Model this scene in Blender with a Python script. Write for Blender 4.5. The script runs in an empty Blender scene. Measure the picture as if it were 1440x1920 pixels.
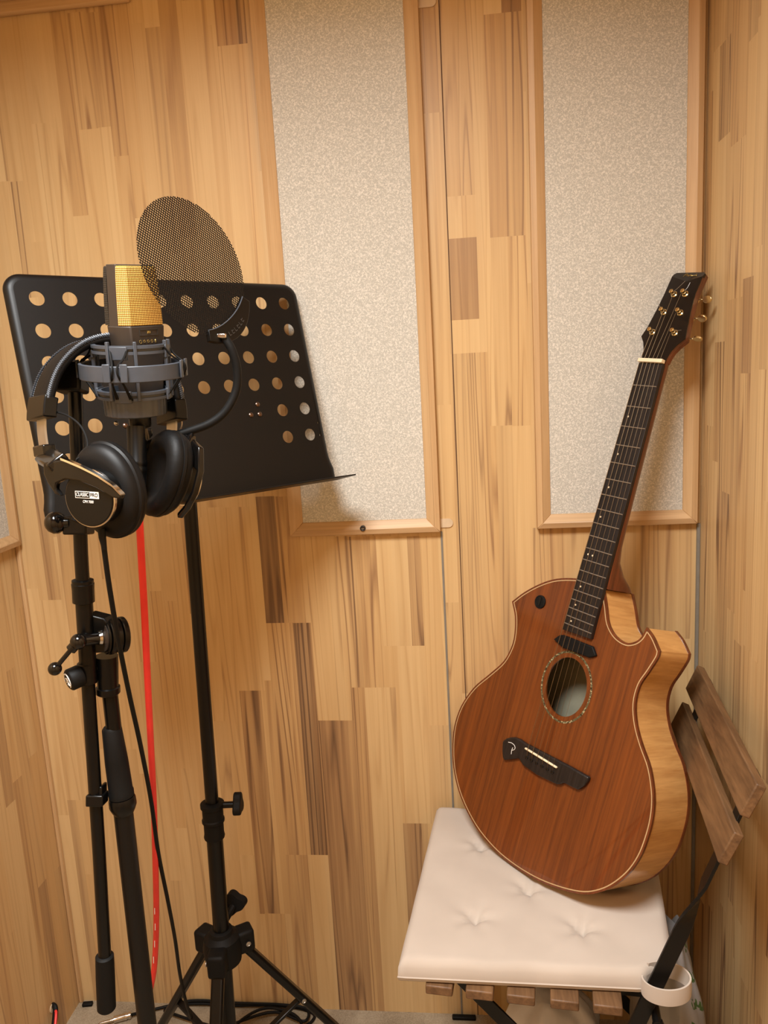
import bpy, bmesh, math, random
from mathutils import Vector as V, Matrix
random.seed(7)
SC = bpy.context.scene
COL = SC.collection
PI = math.pi
R = math.radians

# ------------------------------------------------------------------ camera
YAW, PITCH, ROLL, FPX, CAMH = 0.11303, 0.17376, -0.05553, 1442.0, 1.28
cyw, syw, cp_, sp_ = math.cos(YAW), math.sin(YAW), math.cos(PITCH), math.sin(PITCH)
CF = V((-syw * cp_, cyw * cp_, -sp_)); _r0 = V((cyw, syw, 0)); _u0 = _r0.cross(CF)
CR = math.cos(ROLL) * _r0 + math.sin(ROLL) * _u0
CU = -math.sin(ROLL) * _r0 + math.cos(ROLL) * _u0
CO = V((0, 0, CAMH))
cam = bpy.data.cameras.new('camera'); co = bpy.data.objects.new('camera', cam); COL.objects.link(co)
co.matrix_world = Matrix(((CR.x, CU.x, -CF.x, CO.x), (CR.y, CU.y, -CF.y, CO.y), (CR.z, CU.z, -CF.z, CO.z), (0, 0, 0, 1)))
cam.sensor_fit = 'VERTICAL'; cam.sensor_height = 24.0; cam.lens = FPX / 1920 * 24.0
cam.clip_start = 0.02; SC.camera = co

# ------------------------------------------------------------------ light and exposure
LAMP_POS = (-0.27, 0.22, 2.13)
LAMP_POWER = 34.0
LAMP_COLOR = (0.97, 0.985, 0.975)
w = bpy.data.worlds.new('world'); SC.world = w; w.use_nodes = True
w.node_tree.nodes['Background'].inputs[0].default_value = (1, 0.9, 0.8, 1)
w.node_tree.nodes['Background'].inputs[1].default_value = 0.02
SC.view_settings.view_transform = 'Standard'; SC.view_settings.look = 'None'
SC.view_settings.exposure = 0.0; SC.view_settings.gamma = 1.0
SC.view_settings.use_curve_mapping = False
ld = bpy.data.lights.new('ceiling_light', 'AREA'); ld.shape = 'DISK'; ld.size = 0.5; ld.spread = R(160)
ld.energy = LAMP_POWER; ld.color = LAMP_COLOR
lo = bpy.data.objects.new('ceiling_light', ld); COL.objects.link(lo); lo.location = (LAMP_POS[0], LAMP_POS[1], LAMP_POS[2] - 0.047)

# room: the back wall lies at y = D, the right wall at x = XR, the left wall at x = XL
D, XR, XL, YF, ZC = 1.362, 0.396, -0.867, -0.62, 2.18

# ------------------------------------------------------------------ helpers
def ray(px, py):
    return (px - 720) / FPX * CR - (py - 960) / FPX * CU + CF
def at_y(px, py, y):
    d = ray(px, py); return CO + d * (y / d.y)
def at_z(px, py, z):
    d = ray(px, py); return CO + d * ((z - CAMH) / d.z)
def at_x(px, py, x):
    d = ray(px, py); return CO + d * (x / d.x)
def at_d(px, py, depth):
    return CO + ray(px, py) * depth

def spline(pts, n=8, closed=False):
    pts = [V(p) for p in pts]; out = []; m = len(pts)
    rng = range(m) if closed else range(m - 1)
    for i in rng:
        p1, p2 = pts[i], pts[(i + 1) % m]
        p0 = pts[(i - 1) % m] if (closed or i > 0) else p1 * 2 - p2
        p3 = pts[(i + 2) % m] if (closed or i + 2 < m) else p2 * 2 - p1
        for k in range(n):
            t = k / n
            out.append(0.5 * ((2 * p1) + (p2 - p0) * t + (2 * p0 - 5 * p1 + 4 * p2 - p3) * t * t + (3 * p1 - p0 - 3 * p2 + p3) * t ** 3))
    if not closed: out.append(pts[-1])
    return out

WM = {}
def thing(name, label, cat, loc=(0, 0, 0), mat=None, group=None):
    o = bpy.data.objects.new(name, None); COL.objects.link(o)
    o.empty_display_size = 0.05
    m = mat if mat is not None else Matrix.Translation(V(loc))
    o.matrix_world = m; WM[o.name] = m
    o['label'] = label; o['category'] = cat
    if group: o['group'] = group
    return o
def tag(o, label, cat, group=None):
    o['label'] = label; o['category'] = cat
    if group: o['group'] = group
    return o
def basis(o, x, y, z):
    return Matrix(((x[0], y[0], z[0], o[0]), (x[1], y[1], z[1], o[1]), (x[2], y[2], z[2], o[2]), (0, 0, 0, 1)))
ID = (V((1, 0, 0)), V((0, 1, 0)), V((0, 0, 1)))

class MB:
    def __init__(s): s.v = []; s.f = []; s.uv = []
    def add(s, vs, fs):
        b = len(s.v); s.v += [V(p) for p in vs]; s.f += [[i + b for i in f] for f in fs]; return s
    def box(s, c, size, ax=ID):
        c = V(c); hx, hy, hz = [ax[i].normalized() * (size[i] / 2) for i in range(3)]
        vs = [c + sx * hx + sy * hy + sz * hz for sz in (-1, 1) for sy in (-1, 1) for sx in (-1, 1)]
        return s.add(vs, [[0, 2, 3, 1], [4, 5, 7, 6], [0, 1, 5, 4], [2, 6, 7, 3], [0, 4, 6, 2], [1, 3, 7, 5]])
    def bar(s, a, b, wx, wz, side):
        a, b = V(a), V(b); d = (b - a); L = d.length; d.normalize(); sd = V(side); sd = (sd - d * sd.dot(d)).normalized()
        return s.box((a + b) / 2, (wx, L, wz), (sd, d, sd.cross(d)))
    def tube(s, pts, r, seg=12, closed=False, cap=True):
        pts = [V(p) for p in pts]; n = len(pts)
        rs = r if isinstance(r, (list, tuple)) else [r] * n
        T = []
        for i in range(n):
            a = pts[(i - 1) % n] if (closed or i > 0) else pts[i]; b = pts[(i + 1) % n] if (closed or i < n - 1) else pts[i]
            t = b - a; T.append(t.normalized() if t.length > 1e-9 else V((0, 0, 1)))
        e = T[0].orthogonal().normalized(); vs = []
        for i in range(n):
            e = (e - T[i] * e.dot(T[i])).normalized(); f = T[i].cross(e)
            for k in range(seg):
                a = 2 * PI * k / seg; vs.append(pts[i] + (e * math.cos(a) + f * math.sin(a)) * rs[i])
        fs = []
        for i in range(n if closed else n - 1):
            j = (i + 1) % n
            off = 0
            if closed and i == n - 1:
                best = min(range(seg), key=lambda q: (vs[j * seg + q] - vs[i * seg]).length); off = best
            for k in range(seg):
                k2 = (k + 1) % seg; fs.append([i * seg + k, i * seg + k2, j * seg + (k2 + off) % seg, j * seg + (k + off) % seg])
        if cap and not closed:
            fs.append(list(range(seg))[::-1]); fs.append([(n - 1) * seg + k for k in range(seg)])
        return s.add(vs, fs)
    def lathe(s, o, axis, prof, seg=32, closed=False):
        o = V(o); a = V(axis).normalized(); e = a.orthogonal().normalized(); f = a.cross(e); vs = []; n = len(prof)
        for (h, r) in prof:
            for k in range(seg):
                t = 2 * PI * k / seg; vs.append(o + a * h + (e * math.cos(t) + f * math.sin(t)) * r)
        fs = []
        for i in range(n if closed else n - 1):
            j = (i + 1) % n
            for k in range(seg):
                k2 = (k + 1) % seg; fs.append([i * seg + k, i * seg + k2, j * seg + k2, j * seg + k])
        if not closed:
            fs.append(list(range(seg))[::-1]); fs.append([(n - 1) * seg + k for k in range(seg)])
        return s.add(vs, fs)
    def sphere(s, c, r, seg=20):
        n = seg // 2; return s.lathe(V(c), (0, 0, 1), [(-r * math.cos(PI * i / n), max(r * math.sin(PI * i / n), r * 0.02)) for i in range(n + 1)], seg)
    def prism(s, poly, h0, h1, fr=None):
        o, ex, ey, ez = fr if fr else (V((0, 0, 0)),) + ID
        n = len(poly); vs = [V(o) + ex * p[0] + ey * p[1] + ez * h for h in (h0, h1) for p in poly]
        fs = [list(range(n))[::-1], list(range(n, 2 * n))] + [[i, (i + 1) % n, n + (i + 1) % n, n + i] for i in range(n)]
        return s.add(vs, fs)
    def plate(s, outer, holes, h0, h1, fr=None):
        o, ex, ey, ez = fr if fr else (V((0, 0, 0)),) + ID
        bm = bmesh.new(); loops = []
        for lp in [outer] + holes:
            vv = [bm.verts.new((p[0], p[1], 0)) for p in lp]; loops.append(vv)
            for i in range(len(vv)): bm.edges.new((vv[i], vv[(i + 1) % len(vv)]))
        bmesh.ops.triangle_fill(bm, use_beauty=True, use_dissolve=False, edges=bm.edges[:])
        bm.verts.index_update(); N = len(bm.verts)
        P = [v.co.copy() for v in bm.verts]; F = [[v.index for v in f.verts] for f in bm.faces]
        li = [[v.index for v in lp] for lp in loops]; bm.free()
        vs = [V(o) + ex * q.x + ey * q.y + ez * h for h in (h0, h1) for q in P]
        fs = [f[::-1] for f in F] + [[i + N for i in f] for f in F]
        for lp in li:
            m = len(lp)
            for i in range(m):
                a, b = lp[i], lp[(i + 1) % m]; fs.append([a, b, b + N, a + N])
        return s.add(vs, fs)
    def sweep(s, pts, frames, prof, closed=False):
        n = len(pts); m = len(prof); vs = []
        for i in range(n):
            ex, ey = frames[i]
            for q in prof: vs.append(V(pts[i]) + ex * q[0] + ey * q[1])
        fs = []
        for i in range(n if closed else n - 1):
            j = (i + 1) % n
            for k in range(m):
                k2 = (k + 1) % m; fs.append([i * m + k, i * m + k2, j * m + k2, j * m + k])
        if not closed: fs += [list(range(m))[::-1], [(n - 1) * m + k for k in range(m)]]
        return s.add(vs, fs)
    def build(s, name, mat, parent=None, world=False, angle=35, bevel=0, seg=2, sub=0, normals=True):
        me = bpy.data.meshes.new(name); root = parent
        while root is not None and root.parent is not None: root = root.parent
        vs = s.v
        if world and root is not None and root.name in WM:
            im = WM[root.name].inverted(); vs = [im @ q for q in vs]
        me.from_pydata([tuple(q) for q in vs], [], s.f)
        if normals:
            bm = bmesh.new(); bm.from_mesh(me); bmesh.ops.recalc_face_normals(bm, faces=bm.faces[:]); bm.to_mesh(me); bm.free()
        if s.uv:
            u = me.uv_layers.new(name='UVMap'); k = 0
            for p in me.polygons:
                for li in p.loop_indices: u.data[li].uv = s.uv[me.loops[li].vertex_index]
        me.polygons.foreach_set('use_smooth', [True] * len(me.polygons))
        try: me.set_sharp_from_angle(angle=R(angle))
        except Exception: pass
        me.materials.append(mat)
        o = bpy.data.objects.new(name, me); COL.objects.link(o)
        if parent is not None: o.parent = parent
        if bevel:
            b = o.modifiers.new('bevel', 'BEVEL'); b.width = bevel; b.segments = seg; b.limit_method = 'ANGLE'; b.angle_limit = R(40)
        if sub:
            q = o.modifiers.new('sub', 'SUBSURF'); q.levels = sub; q.render_levels = sub
        me.update(); return o

def circle(cx, cy, r, n=24, ry=None):
    return [(cx + r * math.cos(2 * PI * k / n), cy + (ry or r) * math.sin(2 * PI * k / n)) for k in range(n)]
def rrect(x0, y0, x1, y1, r, n=5):
    out = []
    for (cx, cy, a0) in ((x1 - r, y1 - r, 0), (x0 + r, y1 - r, 90), (x0 + r, y0 + r, 180), (x1 - r, y0 + r, 270)):
        for k in range(n + 1):
            a = R(a0 + 90 * k / n); out.append((cx + r * math.cos(a), cy + r * math.sin(a)))
    return out

# ------------------------------------------------------------------ materials
def srgb(r, g, b):
    f = lambda c: (c / 255) / 12.92 if c <= 10 else ((c / 255 + 0.055) / 1.055) ** 2.4
    return (f(r), f(g), f(b), 1)
class NT:
    def __init__(s, name, rough=0.5, metal=0.0, spec=0.5, coat=0.0, coat_r=0.1):
        s.m = bpy.data.materials.new(name); s.m.use_nodes = True; s.t = s.m.node_tree; s.b = s.t.nodes['Principled BSDF']
        s.b.inputs['Roughness'].default_value = rough; s.b.inputs['Metallic'].default_value = metal
        s.b.inputs['Specular IOR Level'].default_value = spec
        s.b.inputs['Coat Weight'].default_value = coat; s.b.inputs['Coat Roughness'].default_value = coat_r
    def n(s, typ, **kw):
        q = s.t.nodes.new(typ)
        for k, v in kw.items(): setattr(q, k, v)
        return q
    def l(s, a, b): s.t.links.new(a, b)
    def put(s, sock, val):
        if hasattr(val, 'node'): s.l(val, sock)
        else: sock.default_value = val
    def math(s, op, a, b=0.0, clamp=False):
        q = s.n('ShaderNodeMath', operation=op, use_clamp=clamp); s.put(q.inputs[0], a); s.put(q.inputs[1], b); return q.outputs[0]
    def coords(s, kind='Object', scale=(1, 1, 1)):
        c = s.n('ShaderNodeTexCoord'); m = s.n('ShaderNodeMapping'); m.inputs['Scale'].default_value = scale
        s.l(c.outputs[kind], m.inputs[0]); return m.outputs[0]
    def noise(s, vec, scale=1, detail=3, rough=0.5, dist=0.0):
        q = s.n('ShaderNodeTexNoise'); s.l(vec, q.inputs['Vector']); q.inputs['Scale'].default_value = scale
        q.inputs['Detail'].default_value = detail; q.inputs['Roughness'].default_value = rough; q.inputs['Distortion'].default_value = dist
        return q.outputs['Fac']
    def ramp(s, fac, stops):
        q = s.n('ShaderNodeValToRGB'); e = q.color_ramp.elements
        while len(e) < len(stops): e.new(0.5)
        for i, (p, c) in enumerate(stops): e[i].position = p; e[i].color = c
        s.put(q.inputs[0], fac); return q.outputs[0]
    def base(s, c): s.put(s.b.inputs['Base Color'], c)
    def bump(s, h, strength=0.2, dist=0.001):
        q = s.n('ShaderNodeBump'); q.inputs['Strength'].default_value = strength; q.inputs['Distance'].default_value = dist
        s.l(h, q.inputs['Height']); s.l(q.outputs[0], s.b.inputs['Normal'])
def plain(name, rgb, rough=0.5, metal=0.0, spec=0.5, var=0.06, scale=60, coat=0.0, bump=0.0):
    k = NT(name, rough, metal, spec, coat)
    n = k.noise(k.coords('Object'), scale, 3)
    c = srgb(*rgb); d = tuple(max(0, x * (1 - var)) for x in c[:3]) + (1,); e = tuple(min(1, x * (1 + var)) for x in c[:3]) + (1,)
    k.base(k.ramp(n, [(0.3, d), (0.7, e)]))
    if bump: k.bump(n, bump, 0.0006)
    return k.m

def wood_boards(name, rough=0.42):
    k = NT(name, rough, 0, 0.35)
    at = k.n('ShaderNodeAttribute', attribute_name='board')
    sep = k.n('ShaderNodeSeparateColor'); k.l(at.outputs['Color'], sep.inputs[0])
    tone, streak, hue = sep.outputs[0], sep.outputs[1], sep.outputs[2]
    n1 = k.noise(k.coords('UV', (75, 1.3, 1)), 1, 4, 0.55, 0.6)
    n2 = k.noise(k.coords('UV', (420, 6, 1)), 1, 3, 0.6)
    n3 = k.noise(k.coords('UV', (9, 2.2, 1)), 1, 2, 0.5)
    amp = k.math('ADD', k.math('MULTIPLY', streak, 1.2), 0.26)
    f = k.math('ADD', tone, k.math('MULTIPLY', k.math('SUBTRACT', n1, 0.5), amp))
    f = k.math('ADD', f, k.math('MULTIPLY', k.math('SUBTRACT', n2, 0.5), 0.17))
    f = k.math('ADD', f, k.math('MULTIPLY', k.math('SUBTRACT', n3, 0.5), 0.22), True)
    # dark growth-ring lines: contours of a noise field stretched along the board
    n4 = k.noise(k.coords('UV', (20, 0.55, 1)), 1, 1.5, 0.45, 0.25)
    n6 = k.noise(k.coords('UV', (34, 1.7, 1)), 1, 1, 0.5)
    saw = k.math('PINGPONG', k.math('MULTIPLY', n4, 11.0), 0.5)
    line = k.math('SUBTRACT', 1.0, k.math('MULTIPLY', saw, 5.0), True)
    line = k.math('MULTIPLY', line, k.math('MULTIPLY', k.math('SUBTRACT', n6, 0.30, True), 2.6, True))
    f = k.math('ADD', f, k.math('MULTIPLY', line, k.math('ADD', k.math('MULTIPLY', streak, 0.85), 0.2)), True)
    c1 = k.ramp(f, [(0.0, srgb(220, 188, 138)), (0.3, srgb(204, 169, 120)), (0.6, srgb(168, 134, 96)), (1.0, srgb(116, 90, 68))])
    c2 = k.ramp(f, [(0.0, srgb(218, 183, 130)), (0.3, srgb(202, 163, 112)), (0.6, srgb(168, 128, 88)), (1.0, srgb(116, 86, 60))])
    mx = k.n('ShaderNodeMix', data_type='RGBA'); k.l(hue, mx.inputs[0]); k.l(c1, mx.inputs[6]); k.l(c2, mx.inputs[7])
    k.base(mx.outputs[2]); k.bump(n2, 0.08, 0.0004)
    return k.m
def wood_plain(name, lo, hi, scale, rough=0.4, coat=0.0, coords='Object', spec=0.4, mid=None, dist=0.5):
    k = NT(name, rough, 0, spec, coat, 0.03)
    n1 = k.noise(k.coords(coords, scale), 1, 4, 0.55, dist)
    n2 = k.noise(k.coords(coords, tuple(x * 5 for x in scale)), 1, 2, 0.5)
    f = k.math('ADD', k.math('MULTIPLY', n1, 0.8), k.math('MULTIPLY', n2, 0.25))
    k.base(k.ramp(f, [(0.32, srgb(*lo)), (0.7, srgb(*hi))])); return k.m

M = {}
M['wall'] = wood_boards('laminated_wood')
M['frame_v'] = wood_plain('frame_wood_upright', (190, 152, 108), (212, 176, 130), (110, 110, 3), 0.45)
M['frame_h'] = wood_plain('frame_wood_level', (184, 148, 106), (210, 174, 130), (3, 110, 110), 0.45)
def fabric():
    k = NT('speckled_fabric', 0.95, 0, 0.1)
    n = k.noise(k.coords('Object'), 330, 2, 0.5, 1.1)
    n2 = k.noise(k.coords('Object'), 900, 1)
    f = k.math('ADD', n, k.math('MULTIPLY', k.math('SUBTRACT', n2, 0.5), 0.25))
    k.base(k.ramp(f, [(0.40, srgb(188, 185, 176)), (0.50, srgb(198, 195, 185)), (0.62, srgb(224, 219, 209))])); k.bump(n, 0.15, 0.0005); return k.m
M['fabric'] = fabric()
M['black'] = plain('black_paint', (9, 9, 9), 0.3, 0, 0.32)
M['black_gloss'] = plain('black_gloss', (13, 11, 10), 0.14, 0, 0.5)
M['black_satin'] = plain('black_powder_coat', (10, 9, 9), 0.42, 0, 0.35, 0.1, 500)
M['black_rubber'] = plain('black_rubber', (15, 15, 15), 0.6, 0, 0.22, 0.1, 200, bump=0.1)
M['black_leather'] = plain('black_leatherette', (12, 11, 11), 0.55, 0, 0.22, 0.12, 220, bump=0.3)
M['grey_plastic'] = plain('dark_grey_plastic', (66, 71, 79), 0.42, 0, 0.5, 0.06, 100)
M['black_plastic'] = plain('matte_black_plastic', (13, 12, 12), 0.5, 0, 0.25)
M['ring_metal'] = plain('blue_grey_metal', (86, 92, 104), 0.34, 0.5)
M['bronze_grey'] = plain('dark_brown_grey_metal', (64, 56, 50), 0.45, 0.3, 0.5)
M['chrome'] = plain('chrome', (215, 212, 208), 0.14, 1.0)
M['steel'] = plain('dull_steel', (186, 182, 176), 0.35, 0.9)
M['string_wire'] = plain('wound_bronze_string', (150, 128, 100), 0.4, 0.9)
M['gold'] = plain('gold_plate', (222, 200, 150), 0.24, 1.0)
M['brown_steel'] = plain('dark_rivet', (120, 100, 88), 0.3, 1.0)
M['white_print'] = plain('white_print', (232, 228, 222), 0.6)
M['grey_print'] = plain('faint_grey_print', (58, 53, 48), 0.6)
M['gold_print'] = plain('gold_print', (190, 160, 90), 0.35, 0.6)
M['red'] = plain('red_cable', (240, 60, 54), 0.42, 0, 0.5)
M['bone'] = plain('bone', (240, 222, 188), 0.4)
M['abalone'] = None
k = NT('abalone', 0.25, 0.2); n = k.noise(k.coords('Object'), 260, 2)
k.base(k.ramp(n, [(0.36, srgb(40, 30, 22)), (0.46, srgb(120, 104, 70)), (0.55, srgb(70, 84, 68)), (0.64, srgb(190, 172, 130))])); M['abalone'] = k.m
M['ebony'] = wood_plain('ebony', (20, 16, 15), (44, 37, 34), (260, 8, 60), 0.4, 0.0)
M['rosewood_black'] = wood_plain('dark_headplate', (9, 6, 5), (20, 12, 9), (180, 8, 60), 0.3, 0.15)
M['cedar'] = wood_plain('cedar_top', (84, 38, 9), (124, 62, 18), (190, 4.5, 60), 0.45, 0.7, dist=0.25)
M['mahogany'] = wood_plain('mahogany', (80, 38, 18), (118, 60, 30), (150, 6, 150), 0.3, 0.5)
M['maple'] = wood_plain('flamed_maple', (192, 138, 78), (226, 176, 110), (95, 7, 1), 0.3, 0.6, coords='UV', dist=0.8)
M['cream'] = plain('cream_line', (188, 156, 114), 0.4)
M['pale_inside'] = plain('unfinished_wood', (150, 144, 122), 0.7)
M['acacia'] = wood_plain('brown_slat_wood', (82, 58, 38), (130, 96, 64), (70, 5, 70), 0.5)
M['acacia_end'] = M['acacia']
k = NT('natural_cotton', 0.9, 0, 0.15); k.b.inputs['Sheen Weight'].default_value = 0.15
n = k.noise(k.coords('Object', (900, 700, 900)), 1, 2); n2 = k.noise(k.coords('Object'), 9, 3)
k.base(k.ramp(n2, [(0.3, srgb(190, 178, 166)), (0.7, srgb(200, 188, 176))])); k.bump(n, 0.12, 0.0004); M['cotton'] = k.m
k = NT('floor_mat', 0.95, 0, 0.1); n = k.noise(k.coords('Object'), 320, 3, 0.6); n2 = k.noise(k.coords('Object'), 14, 4, 0.6)
k.base(k.ramp(k.math('ADD', k.math('MULTIPLY', n, 0.45), k.math('MULTIPLY', n2, 0.55)), [(0.36, srgb(134, 118, 96)), (0.64, srgb(182, 166, 142))])); k.bump(n, 0.3, 0.0008); M['floor'] = k.m
M['ceiling'] = plain('ceiling_board', (222, 205, 180), 0.8)
def plastic_bag(name, tint, printed):
    k = NT(name, 0.32, 0, 0.5); k.b.inputs['Transmission Weight'].default_value = 0.0
    c = srgb(*tint); n = k.noise(k.coords('Object'), 16, 4)
    base = k.ramp(n, [(0.3, tuple(x * 0.8 for x in c[:3]) + (1,)), (0.7, c)])
    if printed:
        v = k.coords('Object'); sx = k.n('ShaderNodeSeparateXYZ'); k.l(v, sx.inputs[0])
        band = k.math('GREATER_THAN', k.math('SINE', k.math('MULTIPLY', k.math('ADD', k.math('MULTIPLY', sx.outputs[0], 0.9), sx.outputs[2]), 190.0)), 0.35)
        gaps = k.math('GREATER_THAN', k.noise(k.coords('Object', (150, 150, 60)), 1, 1), 0.47)
        side = k.math('GREATER_THAN', sx.outputs[0], 0.02)
        f = k.math('MULTIPLY', k.math('MULTIPLY', band, gaps), side)
        mx = k.n('ShaderNodeMix', data_type='RGBA'); k.l(f, mx.inputs[0]); k.l(base, mx.inputs[6]); mx.inputs[7].default_value = srgb(58, 92, 48); base = mx.outputs[2]
    k.base(base); return k.m
M['bag_green'] = plastic_bag('printed_plastic', (150, 148, 148), True)
M['bag_grey'] = plastic_bag('pale_plastic', (222, 224, 234), False)
M['lamp_white'] = plain('white_lamp_body', (235, 232, 226), 0.5)
k = NT('lamp_glow', 0.5); k.b.inputs['Emission Color'].default_value = (1, 0.86, 0.68, 1); k.b.inputs['Emission Strength'].default_value = 6; M['lamp_glow'] = k.m

# ------------------------------------------------------------------ the room
def boards_wall(name, mapf, u0, u1, v0, v1, specs, cols, avg, normal_flip=False, hue0=0.3, seed=1, dark=0.06, st0=0.45):
    rnd = random.Random(seed)
    cols = sorted(c for c in cols if u0 < c < u1)
    edges = [u0]
    for c in cols + [u1]:
        while c - edges[-1] > 0.034:
            nseg = max(1, round((c - edges[-1]) / 0.029)); 
            if nseg <= 1: break
            edges.append(edges[-1] + (c - edges[-1]) / nseg)
        if c - edges[-1] > 0.006: edges.append(c)
    edges[-1] = u1
    vs, fs, cl, uv = [], [], [], []
    for a, b in zip(edges, edges[1:]):
        m = (a + b) / 2; items = []
        for (x0, x1, z0, z1, tone, st) in specs:
            if x0 - 0.002 <= m <= x1 + 0.002: items.append((max(z0, v0), min(z1, v1), tone, st))
        items.sort(); z = v0; lst = []
        def rand_fill(za, zb):
            z_ = za
            while z_ < zb - 1e-6:
                L = rnd.uniform(0.28, 0.62); e_ = z_ + L
                if zb - e_ < 0.12: e_ = zb
                t = max(0.0, rnd.gauss(avg, 0.085))
                if rnd.random() < dark: t += 0.25
                lst.append((z_, min(e_, zb), t, rnd.random() ** 2 * st0)); z_ = e_
        for (za, zb, t, s_) in items:
            if za > z + 0.004: rand_fill(z, za)
            elif za > z: za = z
            if zb > z: lst.append((max(za, z), zb, t, s_)); z = zb
        rand_fill(z, v1)
        for (za, zb, t, s_) in lst:
            if zb - za < 1e-5: continue
            i = len(vs); vs += [mapf(a, za), mapf(b, za), mapf(b, zb), mapf(a, zb)]
            fs.append([i, i + 1, i + 2, i + 3]); ou, ov = rnd.uniform(0, 40), rnd.uniform(0, 40); hu = min(1, max(0, rnd.gauss(hue0, 0.25)))
            cl += [(t, s_, hu, 1)] * 4; uv += [(ou + a, ov + za), (ou + b, ov + za), (ou + b, ov + zb), (ou + a, ov + zb)]
    if normal_flip: fs = [f[::-1] for f in fs]
    me = bpy.data.meshes.new(name); me.from_pydata([tuple(p) for p in vs], [], fs)
    ca = me.color_attributes.new('board', 'FLOAT_COLOR', 'POINT'); ul = me.uv_layers.new(name='UVMap')
    for i, c in enumerate(cl): ca.data[i].color = c
    for p in me.polygons:
        for li in p.loop_indices: ul.data[li].uv = uv[me.loops[li].vertex_index]
    me.materials.append(M['wall']); o = bpy.data.objects.new(name, me); COL.objects.link(o); o['kind'] = 'structure'; return o

def wx(px, py): p = at_y(px, py, D); return p.x, p.z
# boards of the back wall that stand out: (left px, right px, at height py, top py, bottom py, tone, streak)
BW = [(499, 533, 1168, 930, 1168, .78, .5), (533, 543, 1166, 930, 1166, .35, .5), (543, 574, 1166, 930, 1166, .32, .15), (545, 577, 1172, 1168, 1603, .66, .8),
      (500, 545, 1172, 1168, 1603, .32, .45), (450, 489, 1295, 1295, 1713, .5, .6), (440, 489, 1200, 950, 1295, .12, .2), (420, 450, 1300, 950, 1500, .15, .3),
      (597, 636, 1360, 1351, 1895, .62, .5), (636, 664, 1360, 1351, 1895, .55, .4), (577, 640, 1180, 1005, 1350, .12, .25), (640, 664, 1180, 1005, 1350, .18, .5),
      (664, 720, 1280, 1005, 1289, .3, .6), (664, 684, 1290, 1289, 1895, .42, .35), (684, 742, 1300, 1289, 1895, .1, .25), (720, 772, 1180, 1005, 1211, .08, .1),
      (772, 799, 1190, 1005, 1211, .5, .3), (745, 799, 1220, 1211, 1544, .08, .15), (758, 802, 1550, 1544, 1800, .5, .35), (802, 843, 1300, 1005, 1360, .14, .15),
      (804, 845, 1380, 1360, 1900, .22, .12), (540, 577, 1610, 1603, 1895, .38, .3), (577, 612, 1610, 1603, 1895, .1, .1), (497, 540, 1720, 1713, 1895, .3, .35),
      (410, 465, 80, -60, 84, .48, .3), (408, 465, 90, 84, 700, .12, .35), (148, 186, 240, 20, 242, .24, .4), (148, 186, 250, 242, 700, .1, .1), (186, 208, 240, 20, 238, .3, .3),
      (20, 44, 345, 340, 560, .32, .35), (0, 20, 345, 340, 560, .12, .1), (90, 116, 1120, 900, 1125, .42, .35), (75, 116, 1130, 1125, 1500, .1, .15),
      (788, 824, 210, -20, 211, .42, .1), (796, 840, 400, 211, 759, .22, .5), (812, 852, 800, 759, 1130, .12, .1),
      (832, 890, 300, -20, 367, .28, .2), (836, 892, 400, 367, 446, .16, .05), (843, 897, 520, 446, 599, .55, .1), (848, 905, 620, 599, 662, .06, .05), (848, 908, 700, 662, 1300, .3, .4),
      (940, 982, 10, -40, 23, .62, .2), (915, 988, 230, 23, 443, .34, .4), (895, 915, 300, -40, 900, .1, .2), (920, 992, 600, 443, 798, .2, .5),
      (921, 962, 850, 798, 1250, .3, .3), (962, 1000, 850, 798, 1250, .06, .08), (1000, 1300, 1060, 985, 1200, .28, .3)]
spec = []; cols = []
for (l, r, py, t, b, tone, st) in BW:
    x0 = wx(l, py)[0]; x1 = wx(r, py)[0]; zt = wx((l + r) / 2, t)[1]; zb = wx((l + r) / 2, b)[1]
    spec.append((x0, x1, zb, zt, tone, st)); cols += [x0, x1]
cl2 = []
for c in sorted(cols):
    if not cl2 or c - cl2[-1] > 0.007: cl2.append(c)
boards_wall('wall_back', lambda a, z: V((a, D, z)), XL, XR, 0, ZC, spec, cl2, 0.16, seed=11, dark=0.03, st0=0.32)
# right wall boards (given along y and z)
def wy(px, py): p = at_x(px, py, XR); return p.y, p.z
RW = []
for (l, r, py, t, b, tone, st) in [(1345, 1368, 200, 80, 255, .45, .6), (1352, 1368, 300, 255, 640, .1, .2), (1395, 1412, 560, 520, 700, .5, .4), (1360, 1395, 450, 270, 560, .22, .4),
                                   (1395, 1412, 400, 80, 515, .1, .1), (1330, 1345, 400, 100, 800, .12, .1)]:
    ya, za = wy(l, py); yb, zb = wy(r, py); RW.append((min(ya, yb), max(ya, yb), wy((l + r) / 2, b)[1], wy((l + r) / 2, t)[1], tone, st))
boards_wall('wall_right', lambda a, z: V((XR, a, z)), YF, D, 0, ZC, RW, [q[0] for q in RW], 0.25, True, seed=5, st0=0.9)
boards_wall('wall_left', lambda a, z: V((XL, a, z)), YF, D, 0, ZC, [], [], 0.27, seed=23)
boards_wall('wall_front', lambda a, z: V((a, YF, z)), XL, XR, 0, ZC, [], [], 0.25, True, seed=31)
def struct(o): o['kind'] = 'structure'; return o
struct(MB().box(((XL + XR) / 2, (YF + D) / 2, -0.03), (XR - XL + 0.1, D - YF + 0.1, 0.06)).build('floor', M['floor']))
struct(MB().box(((XL + XR) / 2, (YF + D) / 2, ZC + 0.03), (XR - XL + 0.1, D - YF + 0.1, 0.06)).build('ceiling', M['ceiling']))
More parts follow.
